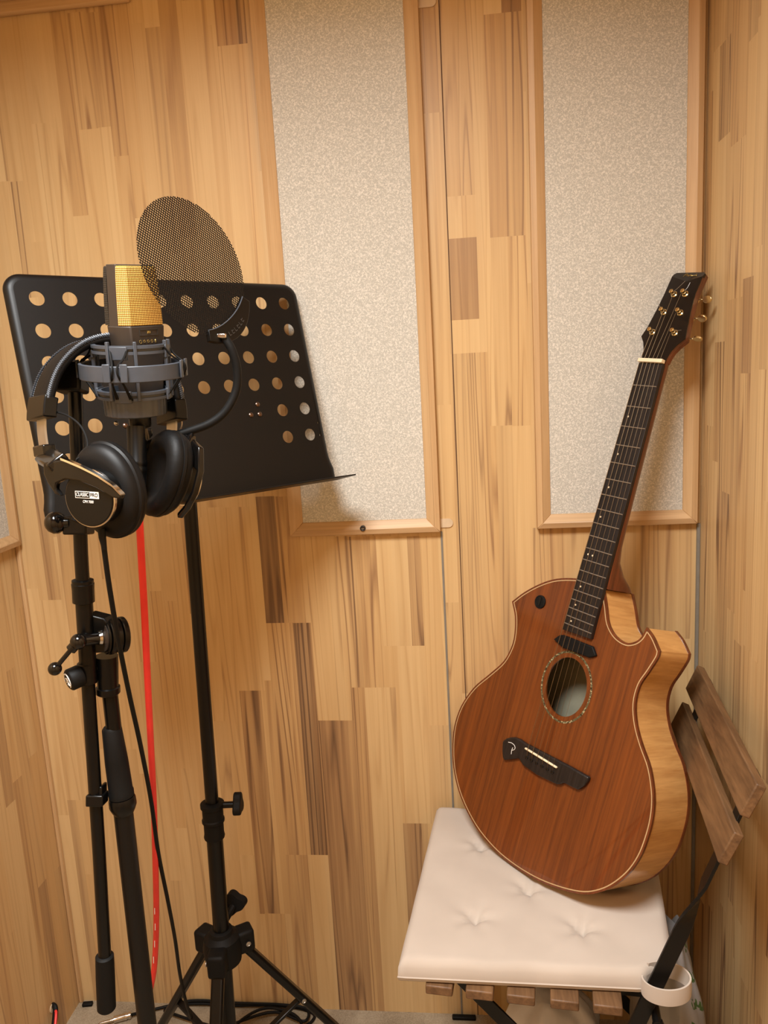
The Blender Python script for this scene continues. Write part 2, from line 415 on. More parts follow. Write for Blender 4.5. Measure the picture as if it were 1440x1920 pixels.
# moulding plate above the left half of the back wall, and joints between wall sections
struct(MB().box((-0.695, D - 0.006, 2.04), (0.33, 0.012, 0.25)).build('trim_1', M['frame_h'], bevel=0.004))
struct(MB().box((-0.695, D - 0.016, 2.045), (0.33, 0.012, 0.222)).build('trim_2', M['frame_h'], bevel=0.004))
M['seam_grey'] = plain('grey_gasket', (128, 122, 112), 0.6)
M['groove'] = plain('dark_joint', (86, 58, 36), 0.8)
struct(MB().box((-0.0525, D - 0.0005, 0.5), (0.0035, 0.002, 1.0)).build('trim_3', M['seam_grey']))
gx = wx(846, 600)[0]
struct(MB().box((gx, D - 0.0003, ZC / 2), (0.0016, 0.001, ZC)).build('trim_4', M['groove']))
struct(MB().box((XR - 0.003, D - 0.003, 0.5), (0.005, 0.005, 1.0)).build('trim_5', M['seam_grey']))
struct(MB().box((XL + 0.004, D - 0.004, ZC / 2), (0.008, 0.008, ZC)).build('trim_6', M['frame_v'], bevel=0.002))

# ceiling lamp (outside the frame)
t = thing('ceiling_lamp', 'round white ceiling lamp above the booth', 'lamp', LAMP_POS)
MB().lathe((LAMP_POS[0], LAMP_POS[1], LAMP_POS[2] - 0.035), (0, 0, 1), [(0, 0.27), (0.0, 0.285), (0.05, 0.28), (0.085, 0.27)], 48, False).build('lamp_body', M['lamp_white'], t, True)

# ------------------------------------------------------------------ sound panels
def panel(x0, x1, z0, z1, label, fr, screw=None, tabs=()):
    """fr: origin, ex (across), ey (up), ez (out of the wall)"""
    o, ex, ey, ez = fr; th, fw = 0.018, 0.0245
    t = thing('sound_absorber', label, 'wall panel', o + ex * (x0 + x1) / 2 + ey * z0, group='framed fabric sound absorbers')
    P = lambda x, z, h: o + ex * x + ey * z + ez * h
    MB().box(P((x0 + x1) / 2, (z0 + z1) / 2, 0.006), (x1 - x0 - 0.03, z1 - z0 - 0.03, 0.006), (ex, ey, ez)).build('fabric_insert', M['fabric'], t, True)
    def member(c, name, mat):   # c: outer a, outer b, inner b, inner a
        vs = []
        for h_out, h_in in ((0.0005, 0.0005), (th, th - 0.007)):
            vs += [P(*c[0], h_out), P(*c[1], h_out), P(*c[2], h_in), P(*c[3], h_in)]
        mid = lambda q, w: (c[q[0]][0] * (1 - w) + c[q[1]][0] * w, c[q[0]][1] * (1 - w) + c[q[1]][1] * w)
        a, b = mid((0, 3), 0.42), mid((1, 2), 0.42)
        v = [P(*c[0], .0005), P(*c[1], .0005), P(*c[2], .0005), P(*c[3], .0005), P(*c[0], th - .003), P(*c[1], th - .003), P(*b, th), P(*a, th), P(*c[2], th - 0.008), P(*c[3], th - 0.008)]
        f = [[0, 1, 2, 3], [0, 4, 5, 1], [4, 7, 6, 5], [7, 9, 8, 6], [2, 8, 9, 3], [0, 3, 9, 7, 4], [1, 5, 6, 8, 2]]
        return MB().add(v, f).build(name, mat, t, True, angle=12, bevel=0.0008, seg=1)
    i0, i1, k0, k1 = x0 + fw, x1 - fw, z0 + fw, z1 - fw
    member([(x0, z0), (x1, z0), (i1, k0), (i0, k0)], 'frame_rail', M['frame_h'])
    member([(x1, z1), (x0, z1), (i0, k1), (i1, k1)], 'frame_rail', M['frame_h'])
    member([(x0, z1), (x0, z0), (i0, k0), (i0, k1)], 'frame_stile', M['frame_v'])
    member([(x1, z0), (x1, z1), (i1, k1), (i1, k0)], 'frame_stile', M['frame_v'])
    if screw is not None:
        s = MB().lathe(P(screw, z0 + 0.012, th - 0.004), ez, [(0, 0.0052), (0.005, 0.0052), (0.0055, 0.004), (0.0048, 0.0034), (0.004, 0.001)], 20).build('screw', M['bronze_grey'], t, True)
        MB().box(P(screw, z0 + 0.012, th + 0.0008), (0.005, 0.001, 0.001), (ex, ey, ez)).build('screw_slot', M['steel'], s, True)
    for (tx, tz) in tabs:
        pl = [(-0.012, -0.008), (0.014, -0.008)] + [(0.014 + 0.008 * math.sin(R(a)), -0.008 * math.cos(R(a))) for a in range(20, 180, 20)] + [(0.014, 0.008), (-0.012, 0.008)]
        MB().prism(pl, 0.0003, 0.0022, (P(tx, tz, 0), ex, ey, ez)).build('mounting_tab', M['tab'], t, True)
    return t
M['tab'] = plain('cream_tab', (214, 190, 158), 0.4)
BK = (V((0, D, 0)), V((1, 0, 0)), V((0, 0, 1)), V((0, -1, 0)))
panel(-0.3275, -0.0535, 1.002, 2.02, 'tall grey speckled fabric panel in a pine frame behind the black music stand', BK, -0.1925, ((-0.053, 1.0155), (-0.047, 1.868)))
panel(0.1165, 0.3885, 1.002, 2.02, 'tall grey speckled fabric panel in a pine frame behind the guitar neck', BK)
LK = (V((XL, 0, 0)), V((0, 1, 0)), V((0, 0, 1)), V((1, 0, 0)))
panel(1.08, 1.354, 1.002, 2.02, 'pale fabric panel in a wood frame cut off by the left edge of the photo', LK)

# ------------------------------------------------------------------ guitar
GT = V((0.28849, 1.25932, CAMH - 0.00179))
gu = V((0.64885, -0.756, -0.08643)); gv = V((0.28838, 0.1392, 0.94735)); gu.normalize(); gv = (gv - gu * gv.dot(gu)).normalized(); gn = gu.cross(gv)
gt = thing('acoustic_guitar', 'acoustic cutaway guitar with reddish cedar top leaning in the corner on the white cushion', 'guitar', mat=basis(GT, gu, gv, gn))
ZS = -0.0075
mm = lambda L: [V((x / 1000, y / 1000, 0)) for x, y in L]
segs = [mm([(-154.3, -433.9), (-132.8, -410.8), (-103.2, -387.1), (-72.6, -370.1), (-36.4, -359.3), (-8, -356.5), (22, -361)]),
        mm([(22, -361), (35, -384.3), (47.4, -408.3), (65.3, -422.7), (85.9, -426.6), (100.6, -420.4), (109.4, -409.5), (113.3, -394)]),
        mm([(113.3, -394), (127.5, -403.4), (142.7, -419.1)]),
        mm([(142.7, -419.1), (142.8, -429.5), (135.4, -453.3), (127.2, -477.7), (128.1, -505.7), (139.3, -532.8), (156.6, -556.7), (178.2, -581.3), (195.1, -614.2), (202.2, -644.7), (203.1, -675.1), (200.1, -704.4), (190.2, -734.6), (171.9, -765.3), (150.3, -788.5), (125.4, -805.3), (85.1, -821.3), (40.5, -832.8), (-9.5, -838.1), (-54.4, -836), (-102.8, -823.7), (-149.8, -797.5), (-181.5, -765.6), (-200.6, -730.5), (-211, -690.9), (-207.7, -649.5), (-189.3, -606.9), (-160.6, -569.8), (-137.3, -537.7), (-128.5, -507.3), (-130.1, -482.8), (-138.7, -456.4), (-154.3, -433.9)])]
OUT = []
for s_ in segs: OUT += spline(s_, 4)[:-1]
def inset(P, d):
    n = len(P); out = []
    for i in range(n):
        a, b, c = P[i - 1], P[i], P[(i + 1) % n]
        t1 = (b - a).normalized(); t2 = (c - b).normalized(); n1 = V((t1.y, -t1.x, 0)); n2 = V((t2.y, -t2.x, 0))
        m = (n1 + n2); m.normalize(); k = min(1.8, 1 / max(0.4, m.dot(n1))); out.append(b + m * d * k)
    return out
area = sum(OUT[i].x * OUT[(i + 1) % len(OUT)].y - OUT[(i + 1) % len(OUT)].x * OUT[i].y for i in range(len(OUT)))
SGN = 1 if area < 0 else -1
ins = lambda d: inset(OUT, d * SGN)
dep = lambda y: 0.078 + 0.022 * min(1, max(0, (-0.36 - y) / 0.44))
HX, HY = 0.0025, -0.529
hole = circle(HX, HY, 0.040, 48, 0.0475)
sb = MB().plate([(p.x, p.y) for p in OUT], [hole], ZS - 0.003, ZS).build('soundboard', M['cedar'], gt)
def ring(mb, A, B, z0, z1):
    n = len(A); vs = [V((p.x, p.y, z)) for z in (z0, z1) for P_ in (A, B) for p in P_]; fs = []
    for i in range(n):
        j = (i + 1) % n; a0, a1, b0, b1 = i, j, n + i, n + j
        fs += [[a0, a1, b1, b0], [2 * n + a0, 2 * n + b0, 2 * n + b1, 2 * n + a1], [a0, 2 * n + a0, 2 * n + a1, a1], [b0, b1, 2 * n + b1, 2 * n + b0]]
    return mb.add(vs, fs)
ring(MB(), ins(-0.0008), ins(0.0022), ZS - 0.0045, ZS + 0.0003).build('binding', M['mahogany'], gt)
ring(MB(), ins(0.0022), ins(0.0038), ZS - 0.002, ZS + 0.0003).build('purfling', M['cream'], gt)
sd = MB(); n = len(OUT); per = 0; K = 3
for i in range(n + 1):
    p = OUT[i % n]
    if i: per += (OUT[i % n] - OUT[i - 1]).length
    for k_ in range(K + 1):
        sd.v.append(V((p.x, p.y, ZS - 0.003 - (dep(p.y) - 0.003) * k_ / K))); sd.uv.append((per, k_ / K * 0.09))
for i in range(n):
    for k_ in range(K): a = i * (K + 1) + k_; sd.f.append([a, a + 1, a + K + 2, a + K + 1])
side = sd.build('side', M['maple'], gt, normals=False)
bk = MB(); IB = OUT
bk.add([V((p.x, p.y, ZS - dep(p.y))) for p in IB], [list(range(n))]); bk.add([V((p.x, p.y, ZS - dep(p.y) - 0.003)) for p in IB], [list(range(n))[::-1]])
bk.f += [[i, (i + 1) % n, n + (i + 1) % n, n + i] for i in range(n)]
bk.build('back', M['pale_inside'], gt)
bb = MB(); A, B = ins(-0.0009), ins(0.001)
vs = [V((p.x, p.y, ZS - dep(p.y) + dz)) for dz in (0.0035, -0.0035) for P_ in (A, B) for p in P_]; fs = []
for i in range(n):
    j = (i + 1) % n; fs += [[i, j, n + j, n + i], [2 * n + i, 3 * n + i, 3 * n + j, 2 * n + j], [i, 2 * n + i, 2 * n + j, j], [n + i, n + j, 3 * n + j, 3 * n + i]]
bb.add(vs, fs).build('back_binding', M['mahogany'], gt)
rz = [V((x, y, 0)) for x, y in circle(HX, HY, 0.0505, 64, 0.058)]; rz2 = [V((x, y, 0)) for x, y in circle(HX, HY, 0.0472, 64, 0.0547)]
ring(MB(), rz, rz2, ZS - 0.001, ZS + 0.0002).build('rosette', M['abalone'], gt)
# neck
def hw(y): return 0.02185 + 0.0052 * (-y / 0.324)
SL = 0.648
fret = lambda k_: -SL * (1 - 2 ** (-k_ / 12))
yend = -0.4405
fb = MB().prism([(-hw(0), 0.0), (hw(0), 0.0), (hw(-.44), -0.4405), (-hw(-.44), -0.4435)], ZS + 0.0002, 0.0, None).build('fingerboard', M['ebony'], gt, bevel=0.0006, seg=1)
for k_ in range(1, 20):
    y = fret(k_)
    if y < -0.438: break
    MB().tube([(-hw(y) + 0.0008, y, 0.0003), (hw(y) - 0.0008, y, 0.0003)], 0.00095, 8).build('fret', M['steel'], fb)
dm = MB
for k_, xs in ((3, (-.0145,)), (5, (-.0145,)), (7, (-.0145,)), (9, (-.0145,)), (12, (-.0185, -.0095)), (15, (-.016,)), (17, (-.016,)), (19, (-.016,))):
    y = (fret(k_) + fret(k_ - 1)) / 2
    for x in xs:
        if y > -0.43: MB().lathe((x, y, -0.0004), (0, 0, 1), [(0, 0.0015), (0.0006, 0.0015)], 12).build('inlay_dot', M['bone'], fb)
nk = MB(); NS = 14; ys = [0.012, 0, -0.02, -0.08, -0.16, -0.24, -0.29, -0.315, -0.335, -0.35, -0.358, -0.3585]
ds = [0.016, 0.019, 0.0185, 0.0195, 0.021, 0.022, 0.024, 0.031, 0.046, 0.064, 0.072, 0.0725]
for y, d in zip(ys, ds):
    wv = hw(min(0, y))
    for k_ in range(NS + 1):
        a = PI * k_ / NS; e_ = 0.62 if d < 0.03 else 0.45
        cx = math.cos(a); sx_ = math.sin(a); e_ = 0.62 if d < 0.03 else max(0.22, 0.62 - (d - 0.025) * 12)
        x = wv * (abs(cx) ** e_) * (1 if cx >= 0 else -1); z = ZS - d * (sx_ ** 0.8)
        if d > 0.03: z = ZS - d * (sx_ ** max(0.3, 0.8 - (d - 0.03) * 14)); x = wv * (abs(cx) ** e_) * (1 if cx >= 0 else -1) * (1 + 0.12 * min(1, (d - 0.03) / 0.04))
        nk.v.append(V((x, y, z)))
m_ = NS + 1
for i in range(len(ys) - 1):
    for k_ in range(NS): nk.f.append([i * m_ + k_, i * m_ + k_ + 1, (i + 1) * m_ + k_ + 1, (i + 1) * m_ + k_])
    nk.f.append([i * m_ + NS, i * m_, (i + 1) * m_, (i + 1) * m_ + NS])
nk.f += [list(range(m_)), [(len(ys) - 1) * m_ + k_ for k_ in range(m_)][::-1]]
nk.build('neck', M['mahogany'], gt)
MB().box((0, 0.0035, 0.0005), (2 * hw(0) + 0.0005, 0.006, 0.0095)).build('nut', M['bone'], gt, bevel=0.0008)
# headstock, tilted back
ta = R(12); hv = V((0, math.cos(ta), -math.sin(ta))); hn = V((0, math.sin(ta), math.cos(ta))); hx = V((1, 0, 0)); ho = hn * -0.003
H3 = lambda x, y, z=0: ho + hx * (x / 1000) + hv * (y / 1000) + hn * (z / 1000)
hp = [(-22, 6), (-23.5, 12), (-26.2, 24.2), (-32.7, 37.1), (-41.4, 47.6), (-37, 64.5), (-33.5, 98), (-32, 123), (-31.5, 155), (-1, 145), (24, 153), (24, 123), (29, 92), (36, 60), (39.5, 45.5), (30, 34), (24.5, 24), (22.5, 14), (22, 6)]
def thick(poly, z0, z1, extra=None):
    n_ = len(poly); return [H3(x, y, z) for z in (z0, z1) for x, y in poly], [list(range(n_)), list(range(n_, 2 * n_))[::-1]] + [[i, (i + 1) % n_, n_ + (i + 1) % n_, n_ + i] for i in range(n_)]
hb = []
for q in hp:
    if q == (-1, 145): hb += [(-31.5, 160), (-29, 164.5), (21, 163), (24.5, 159)]
    elif q not in ((-31.5, 155), (24, 153)): hb.append(q)
hs = MB(); vs, fs = thick(hb, -5.6, -14); hs.add(vs, fs)
hb_low = list(hp); vs, fs = thick(hb_low, -1.8, -5.6); hs.add(vs, fs); hstock = hs.build('headstock', M['mahogany'], gt, bevel=0.0006, seg=1)
hp2 = MB(); vs = [H3(x, y, 0) for x, y in hp] + [H3(x, y, -1.8) for x, y in hp]; nn = len(hp)
fs = [list(range(nn))] + [[i, nn + i, nn + (i + 1) % nn, (i + 1) % nn] for i in range(nn)]
hp2.add(vs, fs).build('headplate', M['rosewood_black'], hstock)
fc = MB(); FV = [H3(-31.5, 155, 0), H3(-1, 145, 0), H3(24, 153, 0), H3(24.5, 159, -2.2), H3(21, 163, -4.6), H3(-29, 164.5, -4.6), H3(-31.5, 160.5, -2.2)]
FL_ = [H3(-31.5, 155, -5.7), H3(24, 153, -5.7), H3(24.5, 159, -5.7), H3(21, 163, -5.7), H3(-29, 164.5, -5.7), H3(-31.5, 160, -5.7)]
fc.add(FV + FL_, [[0, 1, 6], [6, 1, 5], [5, 1, 4], [4, 1, 3], [3, 1, 2], [0, 7, 8, 2, 1], [2, 8, 9, 3], [3, 9, 10, 4], [4, 10, 11, 5], [5, 11, 12, 6], [6, 12, 7, 0], [7, 12, 11, 10, 9, 8]])
fc.build('head_facet', M['rosewood_black'], hstock)
# script written on the facet (gold)
fa = H3(-29, 160, 0); fe = (H3(21, 163, -4.6) - H3(-29, 164.5, -4.6)).normalized(); fn_ = fe.cross((H3(-2, 163.8, -4.6) - H3(-1, 145, 0)).normalized()).normalized(); fu = fn_.cross(fe)
fo = H3(-1, 157.6, -2.95)
lt = MB()
for st in ([(-11, -3), (-9.5, 2.5), (-6, 3), (-6, 1), (-9.5, .2)], [(-5, -2), (-4, 0), (-2.6, -.3), (-3, -2), (-1.8, -1.8), (-1.5, 0), (-.6, .2)], [(0.2, -2), (.6, 2.6), (.8, -.4), (2.4, .4), (1.2, -.7), (2.6, -1.8), (4, -.3), (4.5, -1.8), (5.5, -.4), (6.3, -1.6)], [(6.6, -.8), (7.6, .2), (8.4, -.8), (7.4, -1.6), (8.6, -.2), (10, -.4), (10.6, 2.6), (10.8, -1.6), (12.4, -1)]):
    lt.tube([fo + fe * (x / 1000) + fu * (y / 1000) + fn_ * 0.0003 for x, y in [(q.x, q.y) for q in spline([V((a, b, 0)) for a, b in st], 5)]], 0.00028, 5)
lt.build('script_logo', M['gold_print'], hstock)
posts = [(-23, 55), (-17.5, 90.5), (-12.6, 122), (7.5, 122), (12.8, 89), (18.4, 54)]
for i, (px, py) in enumerate(posts):
    tn = MB().lathe(H3(px, py, 0), hn, [(-0.001, 0.0052), (0.0012, 0.0052), (0.0022, 0.0036), (0.0055, 0.0033), (0.0062, 0.0023), (0.0085, 0.0023), (0.0093, 0.0035), (0.0112, 0.0035), (0.0125, 0.0024)], 20).build('tuner', M['gold'], gt)
    sgn = -1 if i < 3 else 1; ex_ = {0: -26, 1: -20, 2: -17, 3: 21, 4: 26, 5: 33}[i]
    kb = MB().tube([H3(ex_ - 4 * sgn, py, -18), H3(ex_ + 8 * sgn, py + 1, -18)], 0.0014, 8).tube([H3(ex_ - 5 * sgn, py, -14), H3(ex_ - 5 * sgn, py, -22)], 0.0045, 12)
    ang = R([20, -30, 50, 25, 55, 85][i])
    ax1 = hv * math.cos(ang) + hn * math.sin(ang); ax2 = hv * -math.sin(ang) + hn * math.cos(ang)
    poly = circle(0, 0, 0.0075, 20, 0.0058)
    kb.prism(poly, -0.0016, 0.0016, (H3(ex_ + 14.5 * sgn, py + 1, -18), hx * sgn, ax1, ax2))
    kb.build('tuner_button', M['gold'], tn, bevel=0.001)
# strings
xs_n = [-0.018, -0.0108, -0.0036, 0.0036, 0.0108, 0.018]; xs_b = [-0.0288, -0.0176, -0.0064, 0.0052, 0.0164, 0.0272]
rr = [0.00050, 0.00042, 0.00034, 0.00027, 0.00021, 0.00018]
for i in range(6):
    px, py = posts[i]; q = H3(px + (3.0 if i < 3 else -3.0), py, 7)
    MB().tube([(xs_b[i] + 0.0004, -0.6605, ZS + 0.0085), (xs_b[i] + 0.0004, -0.6515, ZS + 0.0118), (xs_n[i], 0.001, 0.0046), tuple(q)], rr[i], 6).build('string', M['string_wire'], gt)
for (a, b, c_) in ((posts[0], (-34, 64), (-46, 69)), (posts[1], (-27, 100), (-31, 106)), (posts[2], (-6, 127), (4, 140)), (posts[3], (12, 128), (14, 137)), (posts[5], (26, 54), (34, 54.5))):
    MB().tube(spline([H3(*a, 7), H3(*b, 8), H3(*c_, 9)], 4), 0.0003, 5).build('string_end', M['steel'], gt)
# bridge
bp = [(-87.5, -662.7), (-86, -660), (-80.5, -653.5), (-73, -648.5), (-65.7, -645), (-53.5, -643), (-40.2, -643.8), (53.1, -638.5), (91.5, -637.5), (91.7, -643), (86.6, -655), (79.4, -664.5), (69.3, -665.7), (51.4, -666.7), (46.5, -671.9), (39.2, -675.6), (-1.3, -680.1), (-33.1, -678.8), (-41.4, -674.3), (-46.5, -673.2), (-73.4, -689.5), (-78, -687), (-83, -677)]
br = MB().prism([(x / 1000, y / 1000) for x, y in bp], ZS, ZS + 0.008).build('bridge', M['ebony'], gt, bevel=0.0025, seg=3)
sdl = MB(); sdl.box((-0.001, -0.6505, ZS + 0.0092), (0.070, 0.0034, 0.0045)); sdl.build('saddle', M['bone'], br, bevel=0.0015)
for x, y in [(-28.9, -663.2), (-18.0, -662.8), (-6.8, -662.4), (5.0, -662), (16.3, -661.6), (27.2, -661.2)]:
    pn = MB().lathe((x / 1000, y / 1000, ZS + 0.0075), (0, 0, 1), [(0, 0.0027), (0.0018, 0.0027), (0.0028, 0.0018), (0.003, 0.0006)], 16).build('bridge_pin', M['black_gloss'], br)
pk = MB()
for st in ([(-74, -657.5), (-67, -655.8), (-60.5, -656.6), (-57, -660), (-58.5, -664), (-63, -667)], [(-62, -661.5), (-62.5, -667), (-61.5, -673)]):
    pk.tube([V((q.x / 1000, q.y / 1000, ZS + 0.0081)) for q in spline([V((a, b, 0)) for a, b in st], 5)], 0.00055, 6)
pk.build('letter_inlay', M['white_print'], br)
pu = MB().prism([(x / 1000, y / 1000) for x, y in [(-42, -464.9), (-33, -454.5), (-26.3, -451.8), (34.7, -450.4), (45, -461.9), (34, -469), (-19.6, -471.6)]], ZS, ZS + 0.006).build('pickup', M['black_rubber'], gt, bevel=0.0015)
kn = MB().lathe((-0.093, -0.4157, ZS), (0, 0, 1), [(0, 0.0112), (0.0025, 0.0112), (0.003, 0.0095), (0.0024, 0.009), (0.0024, 0.001)], 28).build('control_knob', M['black_rubber'], gt)
MB().box((-0.093, -0.4157, ZS + 0.0028), (0.004, 0.014, 0.0012)).build('knob_ridge', M['black_gloss'], kn)

# ------------------------------------------------------------------ chair
SEAT = 0.44
cx1 = V((0.9946, -0.104, 0)); cx2 = V((0.104, 0.9946, 0)); CZ = V((0, 0, 1))
ct = thing('folding_chair', 'folding chair with brown wooden slats and black steel frame against the right wall', 'chair', (0.12, 1.11, 0))
c0 = V((0.0191, 0.930, 0))      # near end of the middle seat slats
C = lambda a, b, z: c0 + cx1 * a + cx2 * b + CZ * z
for i, a in enumerate((-0.0866, -0.0303, 0.026, 0.0843, 0.1406)):
    MB().box(C(a, 0.187, SEAT - 0.007), (0.038, 0.375, 0.014), (cx1, cx2, CZ)).build('seat_slat', M['acacia'], ct, True, bevel=0.002)
bt = V((0.45, 0, -0.893)); bt = (cx1 * -0.40 + CZ * -0.917).normalized()     # down along the backrest
bn = (cx1 * 0.917 - CZ * 0.40).normalized()                                  # out of the backrest towards the wall
B0 = V((0.3255, 0.878, 0.783)); 
BP = lambda o_, b, dn, out: o_ + cx2 * b + bt * dn + bn * out
for o_ in (V((0.3255, 0.878, 0.783)), V((0.304, 0.885, 0.7155))):
    MB().box(BP(o_, 0.189, 0.023, 0.006), (0.379, 0.046, 0.0125), (cx2, bt, bn)).build('back_slat', M['acacia'], ct, True, bevel=0.0018)
for b in (0.046, 0.333):
    off = 0.0148
    top = V((0.3255, 0.878, 0.783)) + cx2 * b + bt * 0.004 + bn * off
    lt_ = (cx1 * -0.35 - CZ * 0.9367).normalized()
    def J(z): 
        k_ = (top.z - z) / -lt_.z; return top + lt_ * k_
    p1, p2, foot = J(0.60), J(0.545), J(0.0)
    lg = MB()
    # flat strap: lies against the slats, twists a quarter turn, then goes edge-on down to the floor
    pts, frs = [], []
    zs = [top.z, 0.66, 0.615, 0.60, 0.585, 0.57, 0.555, 0.54, 0.44, 0.3, 0.15, 0.0]
    sgn = -1 if b < 0.1 else 1
    for z in zs:
        q = J(z); tw = min(1, max(0, (0.612 - z) / 0.065)); a_ = PI / 2 * tw
        e_ = cx2 * math.cos(a_) + bn * math.sin(a_); f_ = cx2 * -math.sin(a_) + bn * math.cos(a_); pts.append(q); frs.append((e_, f_))
    lg.sweep(pts, frs, [(-0.0105, -0.0022), (0.0105, -0.0022), (0.0105, 0.0022), (-0.0105, 0.0022)])
    lg.build('back_leg', M['black_satin'], ct, True, bevel=0.0006, seg=1)
    f2 = MB(); bb_ = b - sgn * 0.012 * -1 if False else b + (0.008 if b < 0.1 else -0.008)
    a0 = C(-0.105, 0, 0) ; st = c0 + cx1 * -0.068 + cx2 * (b + 0.008) + CZ * (SEAT - 0.024); en = c0 + cx1 * 0.33 + cx2 * (b + 0.008)
    f2.bar(st, en, 0.021, 0.0045, cx1).build('front_leg', M['black_satin'], ct, True, bevel=0.0006, seg=1)
    MB().bar(C(-0.10, b + 0.014, SEAT - 0.023), C(0.215, b + 0.014, SEAT - 0.023), 0.004, 0.018, cx2).build('seat_rail', M['black_satin'], ct, True)
MB().tube([C(0.205, 0.01, SEAT - 0.03), C(0.205, 0.37, SEAT - 0.03)], 0.006, 10).build('pivot_rod', M['black_satin'], ct, True)
MB().tube([C(0.205, 0.016, SEAT - 0.03), C(0.212, 0.012, SEAT - 0.045), C(0.214, 0.008, SEAT - 0.06)], 0.0075, 10).build('stop_hook', M['black_satin'], ct, True)

# ------------------------------------------------------------------ cushion
CT = 0.475
cu = thing('seat_cushion', 'off-white tufted seat cushion on the chair beneath the guitar', 'cushion', (0.08, 1.13, SEAT))
q00, q10, q01, q11 = V((-0.123, 0.945, 0)), V((0.252, 0.937, 0)), V((-0.083, 1.345, 0)), V((0.302, 1.305, 0))
KA, KB = V((0.206, 0.936, 0)), V((0.258, 0.976, 0)); KN = V((KB.y - KA.y, KA.x - KB.x, 0)).normalized()
N = 72
tufts = [at_z(890, 1715, CT), at_z(1090, 1735, CT), at_z(990, 1662, CT), at_z(900, 1582, CT), at_z(1085, 1590, CT)]
gback = []
def guitar_low(p):
    """height of the guitar body above point p, for the hollow it presses into the cushion"""
    best = 9
    for i in range(0, len(OUT), 2):
        o_ = OUT[i]
        if o_.y > -0.7: continue
        for k_ in (0, 0.5, 1.0):
            w_ = GT + gu * o_.x + gv * o_.y + gn * (ZS - (dep(o_.y) + 0.0035) * k_)
            d_ = math.hypot(w_.x - p.x, w_.y - p.y)
            best = min(best, w_.z + d_ * d_ * 6)
    return best
mb = MB()
def cpos(u, v):
    return q00 * (1 - u) * (1 - v) + q10 * u * (1 - v) + q01 * (1 - u) * v + q11 * u * v
H_ = CT - SEAT - 0.001
def prof(s_):    # s_: 0 at the edge .. 1 ; rounded edge
    e_ = min(1.0, s_ / 0.03); return math.sqrt(max(0.0, 1 - (1 - e_) ** 2))
grid = []
for j in range(N + 1):
    for i in range(N + 1):
        u, v = i / N, j / N; u = 0.5 - 0.5 * math.cos(PI * u) if False else u
        p = cpos(u, v); ed = min(u, 1 - u, v, 1 - v)
        kd_ = (p - KA).dot(KN)
        if kd_ > 0: p = p - KN * kd_
        ff = prof(u) * prof(1 - u) * prof(v) * prof(1 - v) * prof(max(0, -kd_) / 0.36)
        h = SEAT + 0.001 + H_ * (0.72 + 0.28 * ff) + 0.004 * math.sin(PI * u) * math.sin(PI * v) - 0.002
        h += 0.0012 * math.sin(u * 23 + v * 9) * math.sin(v * 17 - u * 5)
        for t_ in tufts:
            dx, dy = p.x - t_.x, p.y - t_.y; d_ = math.hypot(dx, dy); a_ = math.atan2(dy, dx)
            h -= 0.012 * math.exp(-(d_ / 0.010) ** 2) + 0.006 * math.exp(-(d_ / 0.030) ** 2) * (0.55 + 0.45 * math.cos(5 * a_ + 0.6)) + 0.003 * math.exp(-(d_ / 0.06) ** 2)
        if u > 0.2 and v > 0.1: h = min(h, max(SEAT + 0.008, guitar_low(p) - 0.0008))
        # notch for the strap at the near right corner
        grid.append(V((p.x, p.y, h)))
mb.v = list(grid)
idx = lambda i, j: j * (N + 1) + i
for j in range(N):
    for i in range(N): mb.f.append([idx(i, j), idx(i + 1, j), idx(i + 1, j + 1), idx(i, j + 1)])
bnd = [idx(i, 0) for i in range(N)] + [idx(N, j) for j in range(N)] + [idx(N - i, N) for i in range(N)] + [idx(0, N - j) for j in range(N)]
cen = (q00 + q10 + q01 + q11) / 4
prev = bnd
for (sc, dz) in ((1.006, 0.008), (1.004, 0.004), (0.992, 0.0012), (0.5, 0.0008)):
    nb = []
    for b_ in bnd:
        p = grid[b_]; q = cen + (V((p.x, p.y, 0)) - cen) * sc; nb.append(len(mb.v)); mb.v.append(V((q.x, q.y, SEAT + dz)))
    for k_ in range(len(bnd)):
        k2 = (k_ + 1) % len(bnd); mb.f.append([prev[k_], nb[k_], nb[k2], prev[k2]])
    prev = nb
mb.f.append(prev)
cush = mb.build('cushion_body', M['cotton'], cu, True, angle=80)
# piping seam along the lower near edge
pp = []
for b_ in bnd:
    p = grid[b_]; q = cen + (V((p.x, p.y, 0)) - cen) * 1.004; pp.append(V((q.x, q.y, SEAT + 0.0085)))
MB().tube(pp[::2], 0.0016, 6, True).build('seam', M['cotton'], cush, True)
# strap looped round the chair's near back leg
sc_ = at_z(1249, 1838, 0.465)
lp, fr_ = [], []
for k_ in range(41):
    a_ = R(170 + 320 * k_ / 40); rx, ry = 0.031, 0.022
    lp.append(V((sc_.x + rx * math.cos(a_), sc_.y + ry * math.sin(a_), 0.4605 - 0.004 * math.sin(a_ * 0.5))))
for k_ in range(41):
    o_ = V((lp[k_].x - sc_.x, lp[k_].y - sc_.y, 0)).normalized(); fr_.append((o_, CZ))
lp = [q0 for q0 in lp]
MB().sweep(lp, fr_, [(-0.0012, -0.012), (0.0012, -0.012), (0.0018, 0), (0.0012, 0.012), (-0.0012, 0.012), (-0.0004, 0)]).build('strap', M['cotton'], cu, True)

